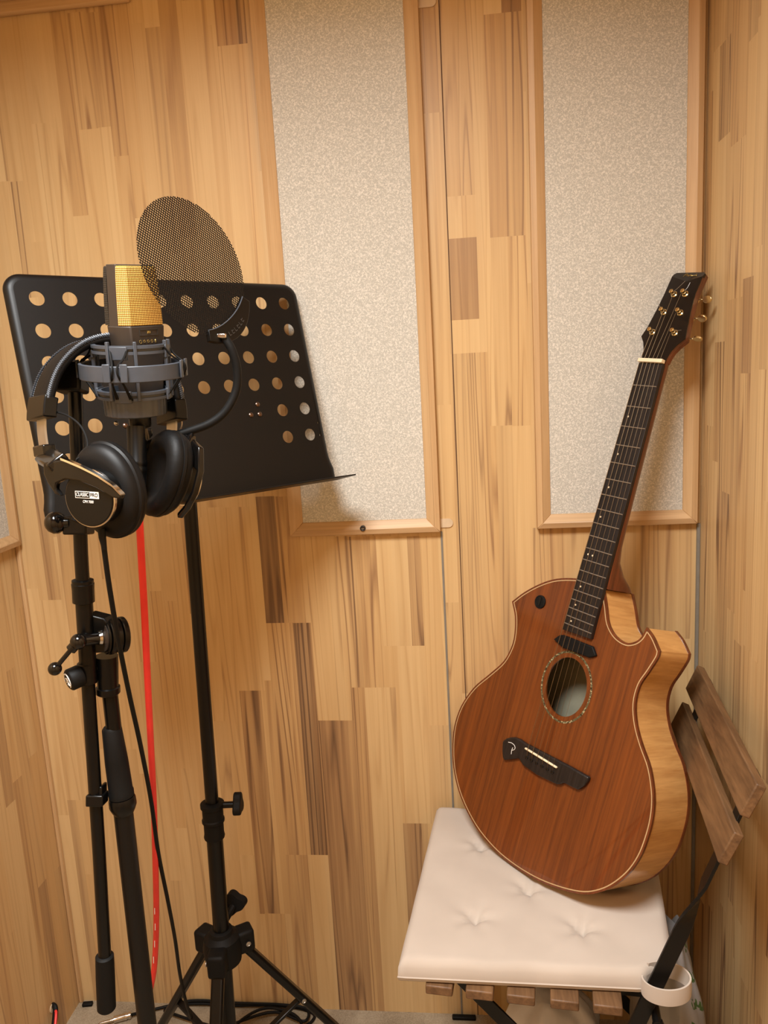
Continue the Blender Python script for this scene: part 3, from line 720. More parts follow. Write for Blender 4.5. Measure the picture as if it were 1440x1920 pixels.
# ------------------------------------------------------------------ music stand
da = V((0.69048, 0.72335, 0)).normalized(); db = V((0.15914, -0.1519, -0.9755)); db = (db - da * db.dot(da)).normalized(); dn = da.cross(db)
DT = V((-0.57027, 1.01884, 1.40987))
ms = thing('music_stand', 'black music stand with a perforated metal desk behind the microphone', 'music stand', (-0.44, 1.12, 0))
P = 0.044
left = [(-30, -28), (-36.5, -15), (-38.5, 0), (-37, 140), (-37, 255), (-37.5, 268), (-43, 284), (-42, 305)]
outer = [(x / 1000, y / 1000) for x, y in [(405, -36), (414, -34), (421.7, -29), (427, -21), (429, -12), (428.5, 120), (428.5, 262), (430, 272), (434.6, 284), (433.5, 305), (-42, 305), (-42.5, 284), (-38, 270), (-37.5, 255), (-38.5, 120), (-39, -10), (-36.5, -20), (-31, -28), (-24, -33), (-15, -35)]]
holes = []
for r_ in range(6):
    for c_ in range(10):
        if r_ >= 4 and 2 <= c_ <= 7: continue
        holes.append(circle(c_ * P, r_ * P * 1.016, 0.0102, 28))
for x, y in ((.418, .2054), (.4173, .2265), (-.022, .2054), (-.0213, .2265)): holes.append(circle(x, y, 0.0027, 10))
fd = (DT, da, db, dn)
DO = [V((x / 1000, y / 1000, 0)) for x, y in [(428.5, 120), (428.5, 255), (429, 264), (431, 274), (434.2, 284), (434, 295), (433.5, 305), (-42, 305), (-42.5, 295), (-42.5, 284), (-40, 274), (-38.3, 264), (-38, 255), (-38.5, 120)] + [(-14.5 - 24 * math.cos(R(q)), -11.5 - 24 * math.sin(R(q))) for q in range(0, 91, 9)] + [(404.5 + 24 * math.sin(R(q)), -11.5 - 24 * math.cos(R(q))) for q in range(0, 91, 9)]]
ar_ = sum(DO[i].x * DO[(i + 1) % len(DO)].y - DO[(i + 1) % len(DO)].x * DO[i].y for i in range(len(DO))); dsg = 1 if ar_ < 0 else -1
RW_ = 0.011
DI = inset(DO, RW_ * dsg)
for a_, b_ in zip(DI, DO):
    if b_.y > 0.30: a_.y = b_.y
dm_ = MB().plate([(q.x, q.y) for q in DI], holes, 0.0, 0.0016, fd)
rings = []
for k_ in range(7):
    a_ = PI / 2 * k_ / 6; rings.append([DT + da * (a.x + (b.x - a.x) * math.sin(a_)) + db * (a.y + (b.y - a.y) * math.sin(a_)) + dn * (RW_ * 0.8 * (1 - math.cos(a_))) for a, b in zip(DI, DO)])
for k_ in range(6, -1, -1): rings.append([q + dn * 0.0016 for q in rings[k_]])
nd = len(DI); base_ = len(dm_.v); dm_.v += [q for r_ in rings for q in r_]
for k_ in range(len(rings) - 1):
    for i in range(nd): dm_.f.append([base_ + k_ * nd + i, base_ + k_ * nd + (i + 1) % nd, base_ + (k_ + 1) * nd + (i + 1) % nd, base_ + (k_ + 1) * nd + i])
desk = dm_.build('desk', M['black_satin'], ms, True, angle=60)
# lip
lipb = DT + db * 0.305
MB().prism([(-0.042, 0), (0.4335, 0), (0.436, 0.050), (0.40, 0.056), (-0.010, 0.056), (-0.044, 0.050)], -0.0011, 0.0011, (lipb, da, -dn, db)).build('lip', M['black_satin'], ms, True, bevel=0.0005, seg=1)
for x, y in ((306.9, 166.4), (291.2, 182.4), (307.3, 182.4), (86, 166.4), (102, 182.4), (86, 182.4)):
    MB().lathe(DT + da * (x / 1000) + db * (y / 1000) + dn * 0.0002, -dn, [(0, 0.0042), (0.0012, 0.004), (0.0022, 0.003), (0.0027, 0.001)], 16).build('rivet', M['brown_steel'], desk, True)
hubc = at_y(417, 1770, 1.12); ptop = at_y(353, 905, 1.137); pmid = at_y(398, 1510, 1.126)
pb = hubc + (hubc - pmid) * 0.9; pb.z = 0.05
ax_ = (ptop - pmid).normalized()
MB().tube([pmid - ax_ * 0.02, ptop], 0.0108, 20).build('upper_tube', M['black'], ms, True)
head = DT + da * 0.198 + db * 0.2 + dn * 0.016
MB().box(head, (0.12, 0.07, 0.018), (da, db, dn)).build('tilt_plate', M['black'], ms, True, bevel=0.004)
MB().bar(ptop + V((0, 0, -0.01)), head + dn * 0.012, 0.022, 0.022, V((1, 0, 0))).build('tilt_head', M['black'], ms, True, bevel=0.004)
low_ax = (pmid - hubc).normalized()
MB().tube([hubc - low_ax * 0.30, pmid - low_ax * 0.01], 0.0135, 20).build('lower_tube', M['black'], ms, True)
MB().lathe(pmid - low_ax * 0.058, low_ax, [(0, 0.0135), (0.001, 0.0165), (0.004, 0.0172), (0.010, 0.0162), (0.028, 0.0162), (0.030, 0.0185), (0.034, 0.0185), (0.036, 0.0170), (0.054, 0.0172), (0.056, 0.0195), (0.062, 0.0195), (0.064, 0.0125)], 28).build('collar', M['black_rubber'], ms, True)
kd = (CR + CU * 0.04).normalized(); kb = pmid + low_ax * 0.0
ks = MB().tube([kb + kd * 0.014, kb + kd * 0.040], 0.0055, 12).build('knob_stem', M['black'], ms, True)
star = [( (0.0165 + 0.0035 * math.cos(3 * a)) * math.cos(a), (0.0165 + 0.0035 * math.cos(3 * a)) * math.sin(a)) for a in [2 * PI * q / 48 for q in range(48)]]
kz = (CF * -1); kz = (kz - kd * kz.dot(kd)).normalized(); ky = kz.cross(kd)
MB().prism(star, 0.0, 0.013, (kb + kd * 0.036, ky, kz, kd)).build('clamp_knob', M['black_rubber'], ms, True, bevel=0.002)
MB().lathe(hubc + V((0, 0, -0.032)), (0, 0, 1), [(0, 0.014), (0.002, 0.030), (0.03, 0.033), (0.046, 0.030), (0.054, 0.021), (0.06, 0.019), (0.062, 0.014)], 24).build('hub', M['black_rubber'], ms, True, angle=25)
kd2 = V((0.25, 0.95, 0.1)).normalized()
MB().tube([hubc + V((0, 0, 0.03)), hubc + V((0.012, 0.035, 0.045))], 0.006, 10).prism(star, 0, 0.012, (hubc + V((0.012, 0.035, 0.047)), V((1, 0, 0)), V((0, 0.3, 0.95)), kd2)).build('hub_knob', M['black_rubber'], ms, True)
for ph in (33, 155, 275):
    d_ = V((math.cos(R(ph)), math.sin(R(ph)), 0)); s_ = V((-d_.y, d_.x, 0))
    a_ = hubc + d_ * 0.028 + V((0, 0, -0.004)); b_ = V((hubc.x, hubc.y, 0)) + d_ * 0.243 + V((0, 0, 0.012))
    MB().box(hubc + d_ * 0.038 + V((0, 0, -0.004)), (0.030, 0.030, 0.040), (d_, s_, CZ)).build('hub_bracket', M['black_rubber'], ms, True, bevel=0.005)
    lg = MB().bar(a_, b_, 0.021, 0.014, s_).build('leg', M['black'], ms, True, bevel=0.004)
    MB().sphere(b_, 0.0115, 14).build('foot_cap', M['black_rubber'], lg, True)
    mid = a_ * 0.52 + b_ * 0.48; br0 = V((hubc.x, hubc.y, 0.12)) + d_ * 0.014
    MB().bar(mid, br0, 0.012, 0.006, s_).build('brace', M['black'], ms, True, bevel=0.001, seg=1)
    for q in (hubc + d_ * 0.040 + V((0, 0, -0.004)), mid):
        MB().lathe(q + s_ * -0.0175 if q is not mid else q + s_ * -0.011, -s_, [(0, 0.0042), (0.0015, 0.0042), (0.002, 0.003), (0.0012, 0.0025), (0.001, 0.0008)], 14).build('rivet', M['steel'], ms, True)
MB().lathe(V((hubc.x, hubc.y, 0.105)), (0, 0, 1), [(0, 0.0136), (0.001, 0.018), (0.03, 0.018), (0.031, 0.0136)], 20).build('brace_collar', M['black_rubber'], ms, True)

# ------------------------------------------------------------------ microphone stand
TY, BY = 0.800, 0.784
st = thing('microphone_stand', 'black boom microphone stand at the left, with a rubber counterweight grip', 'microphone stand', (-0.424, 0.80, 0))
tb = lambda px, py: at_y(px, py, TY)
tt, tm, tl = tb(205, 1290), tb(228, 1495), tb(276, 1920)
txy = V((tl.x, TY, 0))
MB().tube([tm, tt + V((0, 0, 0.01))], 0.0088, 18).build('inner_tube', M['black'], st, True)
low0 = V((tl.x - 0.002, TY, 0.03))
MB().tube([low0, tl, tm + V((0, 0, -0.012))], 0.0112, 20).build('main_tube', M['black_satin'], st, True)
gx0, gx1 = tb(228, 1492), tb(209, 1362)
gd = (gx1 - gx0).normalized(); gl = (gx1 - gx0).length
MB().lathe(gx0, gd, [(0, 0.0145), (0.006, 0.0146), (0.008, 0.0138), (gl * 0.5, 0.0132), (gl - 0.003, 0.0112), (gl, 0.0090)], 24).build('grip_clutch', M['black_rubber'], st, True)
MB().lathe(gx0 - gd * 0.022, gd, [(0, 0.0113), (0.004, 0.0135), (0.010, 0.0158), (0.018, 0.0155), (0.021, 0.0145)], 24).build('clutch_ring', M['black'], st, True)
MB().lathe((tl.x - 0.002, TY, 0.085), (0, 0, 1), [(0, 0.0114), (0.001, 0.020), (0.035, 0.022), (0.05, 0.018), (0.051, 0.0114)], 24).build('leg_hub', M['black_rubber'], st, True)
for ph in (30, 150, 270):
    d_ = V((math.cos(R(ph)), math.sin(R(ph)), 0)); s_ = V((-d_.y, d_.x, 0)); b_ = V((tl.x - 0.002, TY, 0))
    lg = MB().tube([b_ + d_ * 0.018 + V((0, 0, 0.105)), b_ + d_ * 0.27 + V((0, 0, 0.012))], 0.009, 14).build('leg', M['black'], st, True)
    MB().sphere(b_ + d_ * 0.27 + V((0, 0, 0.0125)), 0.0122, 14).build('foot_cap', M['black_rubber'], lg, True)
# swivel joint
sw = at_y(207, 1193, 0.792); sa = (CR * -0.75 - CF * 0.62 - CU * 0.05).normalized()   # joint axis, towards front left
su = CU
MB().lathe(tb(203, 1300), (tb(200, 1225) - tb(203, 1300)), [(0, 0.0125), (0.001, 0.0135), (0.008, 0.0135), (0.009, 0.0118), (0.036, 0.0125), (0.046, 0.0125)], 24).build('swivel_post', M['black'], st, True)
sd_ = MB()
for (h0, h1, rad) in ((-0.016, -0.010, 0.0205), (-0.009, -0.003, 0.0195), (-0.002, 0.0035, 0.0205), (0.0045, 0.007, 0.0195)):
    sd_.lathe(sw + sa * h0, sa, [(0, rad - 0.001), (0.001, rad), (h1 - h0 - 0.001, rad), (h1 - h0, rad - 0.001)], 32)
sd_.build('swivel_disc', M['black'], st, True)
MB().lathe(sw + sa * 0.0065, sa, [(0, 0.0155), (0.0015, 0.0155), (0.002, 0.0085)], 32).build('swivel_washer', M['bronze_grey'], st, True)
MB().lathe(sw + sa * 0.008, sa, [(0, 0.0075), (0.003, 0.0085), (0.006, 0.0075)], 24).build('lock_nut', M['chrome'], st, True)
tb0 = sw + sa * 0.013
tbar = MB().lathe(tb0, sa, [(0, 0.0065), (0.014, 0.0068), (0.022, 0.0055), (0.028, 0.0055)], 20).build('clamp_bolt', M['black_gloss'], st, True)
bc = at_y(147, 1203, (sw + sa * 0.045).y)
MB().tube([tb0 + sa * 0.026, bc], [0.005, 0.006], 12).sphere(bc, 0.0088, 20).build('clamp_boss', M['black_gloss'], tbar, True)
b1 = at_y(133, 1218, bc.y - 0.002); b2 = at_y(103, 1254, bc.y - 0.006)
MB().tube([bc, b1], 0.0058, 14).tube([b1, b2], 0.0026, 10).sphere(b2, 0.0074, 20).build('clamp_lever', M['black_gloss'], tbar, True)
# bracket joining the swivel to the boom holder
by_ = lambda px, py, y=BY: at_y(px, py, y)
hb0, hb1 = by_(160, 1255), by_(151, 1090)
bp0, bp1 = by_(153, 1158), by_(158, 1240)
br_ = MB(); pts_ = [bp0, by_(162, 1152), by_(194, 1160), by_(212, 1180), by_(214, 1203), by_(198, 1224), by_(160, 1226)]
br_.add(pts_ + [q + V((0.003, 0.016, 0)) for q in pts_], [list(range(7)), list(range(7, 14))[::-1]] + [[i, (i + 1) % 7, 7 + (i + 1) % 7, 7 + i] for i in range(7)])
br_.build('swivel_bracket', M['black'], st, True, bevel=0.0015)
# boom: thick holder, thin rod, upper rod, counterweight
boom = [by_(141, 735), by_(152, 1040), by_(165, 1250), by_(186, 1600), by_(197, 1800)]
MB().tube([boom[0] + (boom[0] - boom[1]) * 0.06, boom[1], by_(157, 1120)], 0.0074, 18).build('boom_arm', M['black'], st, True)
MB().tube([by_(157, 1118), by_(165, 1250)], 0.0093, 18).build('boom_holder', M['black'], st, True)
c0_, c1_ = by_(157, 1130), by_(155, 1090)
MB().lathe(c0_, c1_ - c0_, [(0, 0.0098), (0.001, 0.0118), (0.015, 0.0118), (0.022, 0.0122), (0.0225, 0.0116), (0.026, 0.0116), (0.027, 0.0085)], 24).build('boom_clutch', M['black'], st, True)
c0_, c1_ = by_(165, 1281), by_(162, 1238)
MB().lathe(c0_, c1_ - c0_, [(0, 0.0090), (0.001, 0.0105), (0.024, 0.0105), (0.025, 0.0092)], 24).build('boom_collar', M['black'], st, True)
MB().tube([by_(164, 1262), boom[3], by_(197, 1800)], 0.0075, 18).build('boom_rod', M['black'], st, True)
w0, w1 = by_(200, 1893), by_(196, 1790)
MB().lathe(w0, w1 - w0, [(0, 0.006), (0.0008, 0.0095), (0.003, 0.0112), (0.05, 0.0112), ((w1 - w0).length - 0.002, 0.0108), ((w1 - w0).length, 0.0078)], 24).build('counterweight_grip', M['black_rubber'], st, True)
kc = by_(133, 1273); kaxis = (by_(160, 1262) - kc).normalized(); kf = (-kaxis * 0.72 - CF * 0.7).normalized(); kcen = at_y(140, 1271, BY - 0.012)
ko = MB().lathe(kcen, -kf, [(-0.008, 0.0098), (-0.0068, 0.0116), (-0.0055, 0.0125), (0.0062, 0.0125), (0.008, 0.0115), (0.0085, 0.0035), (0.026, 0.0030)], 28).build('boom_knob', M['black_rubber'], st, True)
ku = (CU - kf * CU.dot(kf)).normalized(); kr = ku.cross(kf)
lg = MB(); arc = [kcen + kf * 0.0081 + (kr * math.cos(R(a)) + ku * math.sin(R(a))) * 0.0082 for a in range(-60, 200, 12)]
lg.tube(arc, 0.0008, 6); lg.tube([kcen + kf * 0.0081 + kr * x / 1000 + ku * y / 1000 for x, y in ((-3, 3), (2, 1), (1, -2), (5, -5), (-1, -4))], 0.0009, 6).tube([kcen + kf * 0.0081 + kr * x / 1000 + ku * y / 1000 for x, y in ((-5, -3), (-1, 1), (3, 4))], 0.0007, 6)
lg.build('knob_emblem', M['white_print'], ko, True)
MB().box(by_(182, 1497), (0.020, 0.020, 0.013), (CR, CF, CU)).box(by_(193, 1488, BY + 0.004), (0.004, 0.018, 0.022), (CR, CF, CU)).build('cable_clip', M['black'], st, True, bevel=0.0015)
MB().box(by_(133, 709), (0.030, 0.028, 0.031), (CR, CF, CU)).build('boom_head', M['black_satin'], st, True, bevel=0.003)

# ------------------------------------------------------------------ shock mount and microphone
MA = (CU - CF * 0.30).normalized(); N0 = (-CF - MA * (-CF).dot(MA)).normalized(); MRx = MA.cross(N0).normalized()    # MRx: right in view
MC = at_d(250, 711, 0.80)
sh = thing('shock_mount', 'dark grey elastic shock mount cradling the microphone', 'shock mount', mat=basis(MC, MRx, -N0, MA))
# local axes: x right, y away from the viewer, z along the microphone
def band(mb, r0, r1, z0, z1, a0=0, a1=360, n_=64):
    pts = []; full = abs(a1 - a0) >= 360
    m3 = n_ if full else n_ + 1
    vs = []
    for k_ in range(m3):
        a_ = R(a0 + (a1 - a0) * k_ / n_); c, s_ = math.cos(a_), math.sin(a_)
        vs += [V((r0 * c, r0 * s_, z0)), V((r1 * c, r1 * s_, z0)), V((r1 * c, r1 * s_, z1)), V((r0 * c, r0 * s_, z1))]
    fs = []
    for k_ in range(n_):
        j_ = (k_ + 1) % m3
        for q in range(4): fs.append([k_ * 4 + q, k_ * 4 + (q + 1) % 4, j_ * 4 + (q + 1) % 4, j_ * 4 + q])
    if not full: fs += [[0, 1, 2, 3], [n_ * 4 + q for q in (3, 2, 1, 0)]]
    return mb.add(vs, fs)
pz = lambda py: (715 - py) * 0.000555      # picture height to local z
band(MB(), 0.0490, 0.0522, pz(711), pz(682)).build('outer_ring', M['grey_plastic'], sh, bevel=0.0008)
for zc_, r_ in ((pz(657), 0.0365), (pz(740), 0.0350)):
    ir = MB(); band(ir, r_ - 0.0025, r_, zc_ - 0.0045, zc_ + 0.0045); band(ir, r_, r_ + 0.0018, zc_ + 0.0015, zc_ + 0.0042); band(ir, r_, r_ + 0.0018, zc_ - 0.0042, zc_ - 0.0015)
    ir.build('cradle_ring', M['grey_plastic'], sh)
for a_ in (-107, -66, 72, 108, -172, -9, 9, 172):
    c, s_ = math.cos(R(a_)), math.sin(R(a_)); r_ = 0.0378
    MB().box((r_ * c, r_ * s_, (pz(642) + pz(747)) / 2), (0.0032, 0.0038, pz(642) - pz(747)), (V((-s_, c, 0)), V((c, s_, 0)), CZ)).build('cradle_post', M['grey_plastic'], sh, bevel=0.0006)
for a_ in (-90, 0, 90, 180):
    c, s_ = math.cos(R(a_)), math.sin(R(a_)); e1, e2 = V((-s_, c, 0)), V((c, s_, 0))
    for r_, z_, hh in ((0.0375, pz(662), 0.013), (0.0362, pz(740), 0.012)):
        MB().box(e2 * r_ + CZ * z_, (0.017, 0.003, hh), (e1, e2, CZ)).build('cradle_tab', M['grey_plastic'], sh, bevel=0.0006)
    for sx in (-1, 1):
        MB().box(e2 * 0.0532 + e1 * 0.0085 * sx + CZ * pz(694), (0.0075, 0.0022, 0.018), (e1, e2, CZ)).build('ring_lug', M['grey_plastic'], sh, bevel=0.0008)
        for rep in (0, 1):
            MB().tube(spline([e2 * 0.0362 + e1 * (0.007 * sx + 0.002 * rep) + CZ * pz(745), e2 * 0.0475 + e1 * (0.0055 * sx) + CZ * pz(715), e2 * 0.0545 + e1 * (0.003 * sx) + CZ * pz(697), e2 * 0.0525 + e1 * 0.0025 * sx + CZ * pz(683), e2 * 0.043 + e1 * 0.006 * sx + CZ * pz(670), e2 * 0.0372 + e1 * 0.0085 * sx + CZ * pz(655)], 4), 0.0011, 6).build('elastic_cord', M['black_rubber'], sh)
kn_ = []; NK = 96
cr_ = MB(); prf = [(pz(781), 0.0300), (pz(779), 0.0312), (pz(747), 0.0318), (pz(744), 0.0305), (pz(743), 0.024)]
vs = []
for (z_, r_) in prf:
    for k_ in range(NK):
        a_ = 2 * PI * k_ / NK; rr_ = r_ * (1 + 0.012 * math.cos(24 * a_)); vs.append(V((rr_ * math.cos(a_), rr_ * math.sin(a_), z_)))
fs = [[i * NK + k_, i * NK + (k_ + 1) % NK, (i + 1) * NK + (k_ + 1) % NK, (i + 1) * NK + k_] for i in range(len(prf) - 1) for k_ in range(NK)] + [list(range(NK))[::-1], [(len(prf) - 1) * NK + k_ for k_ in range(NK)]]
cr_.add(vs, fs).build('clamp_ring', M['ring_metal'], sh)
MB().lathe((0.003, 0, pz(806)), (0, 0, 1), [(0, 0.0095), (0.001, 0.0112), (0.012, 0.0115), (0.0125, 0.012)], 28).build('connector_collar', M['black'], sh)
MB().tube([V((-0.050, 0.0, pz(694))), V((-0.056, 0.012, pz(700)))], 0.006, 12).build('mount_arm', M['black'], sh)
MB().sphere(V((-0.019, -0.010, pz(795))), 0.0025, 12).build('set_screw', M['chrome'], sh)
MB().prism([(0, 0), (0.010, -0.001), (0.0105, -0.008), (0.006, -0.013), (0.002, -0.008)], -0.001, 0.001, (V((0.008, -0.0125, pz(803))), V((1, 0, 0)), V((0, 0, 1)), V((0, -1, 0)))).build('latch', M['chrome'], sh)

th = R(52); mN = N0 * math.cos(th) + MRx * math.sin(th); mX = MA.cross(mN).normalized()
mo = at_d(257, 640, 0.80)
mi = thing('microphone', 'large condenser microphone with a gold front grille and dark brown-grey body', 'microphone', mat=basis(mo, mX, mN, MA))
def octa(s_=1.0, w=25.0, d=19.0, sd=8.5, f=19.0): return [(x * s_ / 1000, y * s_ / 1000) for x, y in [(w, -sd), (w, sd), (f, d), (-f, d), (-w, sd), (-w, -sd), (-f, -d), (f, -d)]]
def loft(mb, secs, cap=True):
    n_ = len(secs[0][0]); vs = [V((x, y, z)) for poly, z in secs for x, y in poly]
    fs = [[i * n_ + k_, i * n_ + (k_ + 1) % n_, (i + 1) * n_ + (k_ + 1) % n_, (i + 1) * n_ + k_] for i in range(len(secs) - 1) for k_ in range(n_)]
    if cap: fs += [list(range(n_))[::-1], [(len(secs) - 1) * n_ + k_ for k_ in range(n_)]]
    return mb.add(vs, fs)
zt, zb_, zl = 0.0745, 0.0165, -0.052
body = loft(MB(), [(octa(0.86), zl), (octa(1.0), -0.006), (octa(1.06), zb_)]).build('body', M['bronze_grey'], mi, bevel=0.0012)
def grille_mat(name, hi, lo, metal=1.0):
    k = NT(name, 0.42, metal); tc = k.n('ShaderNodeTexCoord'); sx = k.n('ShaderNodeSeparateXYZ'); k.l(tc.outputs['UV'], sx.inputs[0])
    a = k.math('SINE', k.math('MULTIPLY', sx.outputs[0], 2 * PI * 1000 / 1.9)); b = k.math('SINE', k.math('MULTIPLY', sx.outputs[1], 2 * PI * 1000 / 1.75))
    h = k.math('MULTIPLY_ADD', k.math('ADD', a, b), 0.25); k.t.nodes[-1].inputs[2].default_value = 0.5
    k.base(k.ramp(h, [(0.12, srgb(*lo)), (0.5, srgb(*hi)), (0.9, srgb(*hi))])); k.bump(h, 0.9, 0.0008); return k.m
M['gold_mesh'] = grille_mat('gold_grille', (232, 176, 84), (96, 60, 22), 0.35); M['dark_mesh'] = grille_mat('dark_grille', (70, 68, 64), (10, 9, 9), 0.6)
def grille(name, mat, sgn):
    o1 = [(-24.6, 8), (-18.5, 18.8), (18.5, 18.8), (24.6, 8)] if sgn > 0 else [(-24.6, 8), (-23.0, 16.5), (23.0, 16.5), (24.6, 8)]
    mb = MB(); zs = [zb_ + 0.0005, zb_ + 0.022, zt - 0.012, zt - 0.0015, zt]
    scs = [1.05, 1.02, 0.96, 0.91, 0.87]
    for z_, s_ in zip(zs, scs):
        ys = 1.0 if s_ > 0.95 else s_ * 1.02
        acc = 0
        for i, (x, y) in enumerate(o1):
            k_ = s_; yy = y * (s_ if y > 12 else 1)
            if i: acc += math.hypot(x - o1[i - 1][0], y - o1[i - 1][1])
            mb.v.append(V((x * (0.2 + 0.8 * s_) / 1000, yy * sgn / 1000, z_))); mb.uv.append((acc / 1000, z_))
    for i in range(len(zs) - 1):
        for q in range(3): mb.f.append([i * 4 + q, i * 4 + q + 1, (i + 1) * 4 + q + 1, (i + 1) * 4 + q])
    b_ = len(mb.v)
    for x, y in o1: mb.v.append(V((x * 0.86 / 1000, y * 0.84 * sgn / 1000, zt))); mb.uv.append((x / 1000, y / 1000))
    mb.f.append([b_, b_ + 1, b_ + 2, b_ + 3])
    for i in range(b_):
        pass
    b2 = len(mb.v)
    return mb.build(name, mat, mi, angle=20)
gg = grille('front_grille', M['gold_mesh'], 1); gg['label'] = 'gold wire mesh grille'
dg = grille('rear_grille', M['dark_mesh'], -1); dg['label'] = 'dark wire mesh grille'
hoop = MB()
for sx in (-1, 1):
    hoop.add([V((sx * x / 1000, y / 1000, z)) for x, y, z in ((25.8, -8.5, zb_ - 0.004), (25.8, 8.5, zb_ - 0.004), (23.0, 8, zt + 0.001), (23.0, -8, zt + 0.001), (23.4, -8.5, zb_ - 0.004), (23.4, 8.5, zb_ - 0.004), (20.8, 8, zt + 0.001), (20.8, -8, zt + 0.001))],
             [[0, 1, 2, 3], [4, 7, 6, 5], [0, 4, 5, 1], [3, 2, 6, 7], [1, 5, 6, 2], [0, 3, 7, 4]])
hoop.box((0, 0, zt + 0.0005), (0.046, 0.016, 0.002)); hoop.build('grille_hoop', M['bronze_grey'], mi, bevel=0.0008)
yv = 0.0197
def on_front(x, z, dz=0.0004): s_ = 1.0 + 0.06 * max(0, min(1, (z + 0.006) / (zb_ + 0.006))); return V((x, 0.019 * s_ + dz, z))
fr_ = MB()
for (x0, x1, z0, z1) in ((-0.010, 0.012, 0.0128, 0.0132), (-0.010, 0.012, 0.0072, 0.0076), (-0.010, -0.0096, 0.0072, 0.0132), (0.0116, 0.012, 0.0072, 0.0132)):
    fr_.box(on_front((x0 + x1) / 2, (z0 + z1) / 2), (x1 - x0, 0.0004, z1 - z0))
fr_.build('display_outline', M['grey_print'], body)
def stroke(mb, pts, r_): mb.tube([on_front(x / 1000, z / 1000, 0.0006) for x, z in pts], r_, 5)
tx = MB()
for x in (-0.2, 0.4): stroke(tx, [(x - .9, 11.2), (x + .5, 9)], .00022); stroke(tx, [(x + .5, 11.2), (x - .9, 9)], .00022)
for x in (1.7, 2.4): stroke(tx, [(x, 11.2), (x, 9)], .00022)
for i, x in enumerate((-9.5, -5, -0.5, 4, 8.5)):     # polar pattern symbols
    if i == 0: stroke(tx, [(x - 1.2, 2), (x - 1.2, 0), (x, -.8), (x + 1.2, 0), (x + 1.2, 2), (x, 2.6), (x - 1.2, 2)], .00022)
    elif i in (1, 2, 3): stroke(tx, [(x - 1.1, 1.6), (x, 2.5), (x + 1.1, 1.6), (x + .9, .2), (x, 0.7 - .4 * i), (x - .9, .2), (x - 1.1, 1.6)], .00022)
    else: stroke(tx, [(x, 2.5), (x - .9, 1.7), (x + .9, .2), (x, -.7), (x - .9, .2), (x + .9, 1.7), (x, 2.5)], .00022)
tx.build('pattern_marks', M['gold_print'], body)

# ------------------------------------------------------------------ pop filter
PC = at_d(364, 500, 0.795)
pd_ = (PC - CO).normalized(); pr_ = (CR - pd_ * CR.dot(pd_)).normalized(); pu_ = (CU - pd_ * CU.dot(pd_)).normalized()
pn_ = ((pr_ * 0.914 + pu_ * 0.406) * 0.735 - pd_ * 0.678).normalized()
# wire directions: rows run nearly level in the picture
row = (CR * 1.0 - CU * 0.06); row = (row - pn_ * row.dot(pn_)).normalized(); colv = pn_.cross(row).normalized()
pf = thing('pop_filter', 'round black metal mesh pop filter on a gooseneck in front of the microphone', 'pop filter', mat=basis(PC, row, colv, pn_))
RP = 0.0712; pitch = 0.0026
wm = MB(); k_ = -RP + pitch / 2
while k_ < RP:
    L = math.sqrt(max(0, RP * RP - k_ * k_))
    if L > 0.003:
        wm.box((0, k_, 0), (2 * L, 0.0010, 0.0004)); wm.box((k_, 0, 0.0001), (0.0007, 2 * L, 0.0004))
    k_ += pitch
wm.build('mesh_screen', M['black_satin'], pf)
# bracket along the lower right rim
aM = lambda p: math.atan2((p).dot(colv), (p).dot(row))
def onplane(px, py): d_ = ray(px, py); t_ = (PC - CO).dot(pn_) / d_.dot(pn_); return CO + d_ * t_ - PC
a0, a1 = aM(onplane(388, 622)), aM(onplane(449, 556))
bd = MB(); pts, frs = [], []
for k_ in range(25):
    a_ = a0 + (a1 - a0) * k_ / 24; c, s_ = math.cos(a_), math.sin(a_); wdt = 0.0045 + 0.004 * math.sin(PI * k_ / 24)
    pts.append(V((c, s_, 0)) * (RP + 0.0005)); frs.append((V((c, s_, 0)) * (wdt / 0.006), CZ))
bd.sweep(pts, frs, [(-0.006, -0.003), (0.0085, -0.003), (0.0085, 0.003), (-0.006, 0.003)])
bkt = bd.build('rim_bracket', M['black'], pf, bevel=0.0006)
ed = MB(); ed.tube([V((math.cos(a0 + (a1 - a0) * k_ / 24), math.sin(a0 + (a1 - a0) * k_ / 24), 0.0036)) * 1 * 1 if False else V((math.cos(a0 + (a1 - a0) * k_ / 24) * (RP - 0.0042 - 0.004 * math.sin(PI * k_ / 24)), math.sin(a0 + (a1 - a0) * k_ / 24) * (RP - 0.0042 - 0.004 * math.sin(PI * k_ / 24)), 0.0028)) for k_ in range(25)], 0.0006, 6)
ed.build('bracket_edge', M['grey_plastic'], bkt)
am = (a0 + a1) / 2; ml = MB()
for i in range(6):
    a_ = am - 0.16 + 0.075 * i; rad = V((math.cos(a_), math.sin(a_), 0)); tn_ = V((-rad.y, rad.x, 0)); cc = rad * (RP + 0.004) + CZ * 0.0031
    ml.box(cc - tn_ * 0.0016, (0.0045, 0.0006, 0.0003), (rad, tn_, CZ)).box(cc + rad * 0.002, (0.0006, 0.003, 0.0003), (rad, tn_, CZ))
    if i % 2: ml.box(cc - rad * 0.001, (0.0006, 0.003, 0.0003), (rad, tn_, CZ))
ml.build('bracket_lettering', M['grey_print'], bkt)
inv = basis(PC, row, colv, pn_).inverted()
gn0 = at_d(420, 632, 0.812); gpts = [gn0, at_d(434, 655, 0.815), at_d(444, 690, 0.822), at_d(443, 730, 0.828), at_d(425, 768, 0.83), at_d(395, 793, 0.83), at_d(350, 810, 0.828), at_d(290, 829, 0.822), at_d(230, 860, 0.815), at_d(175, 915, 0.812), at_d(140, 978, 0.80)]
MB().tube(spline(gpts, 8), 0.0046, 14).build('gooseneck', M['black_rubber'], pf, True)
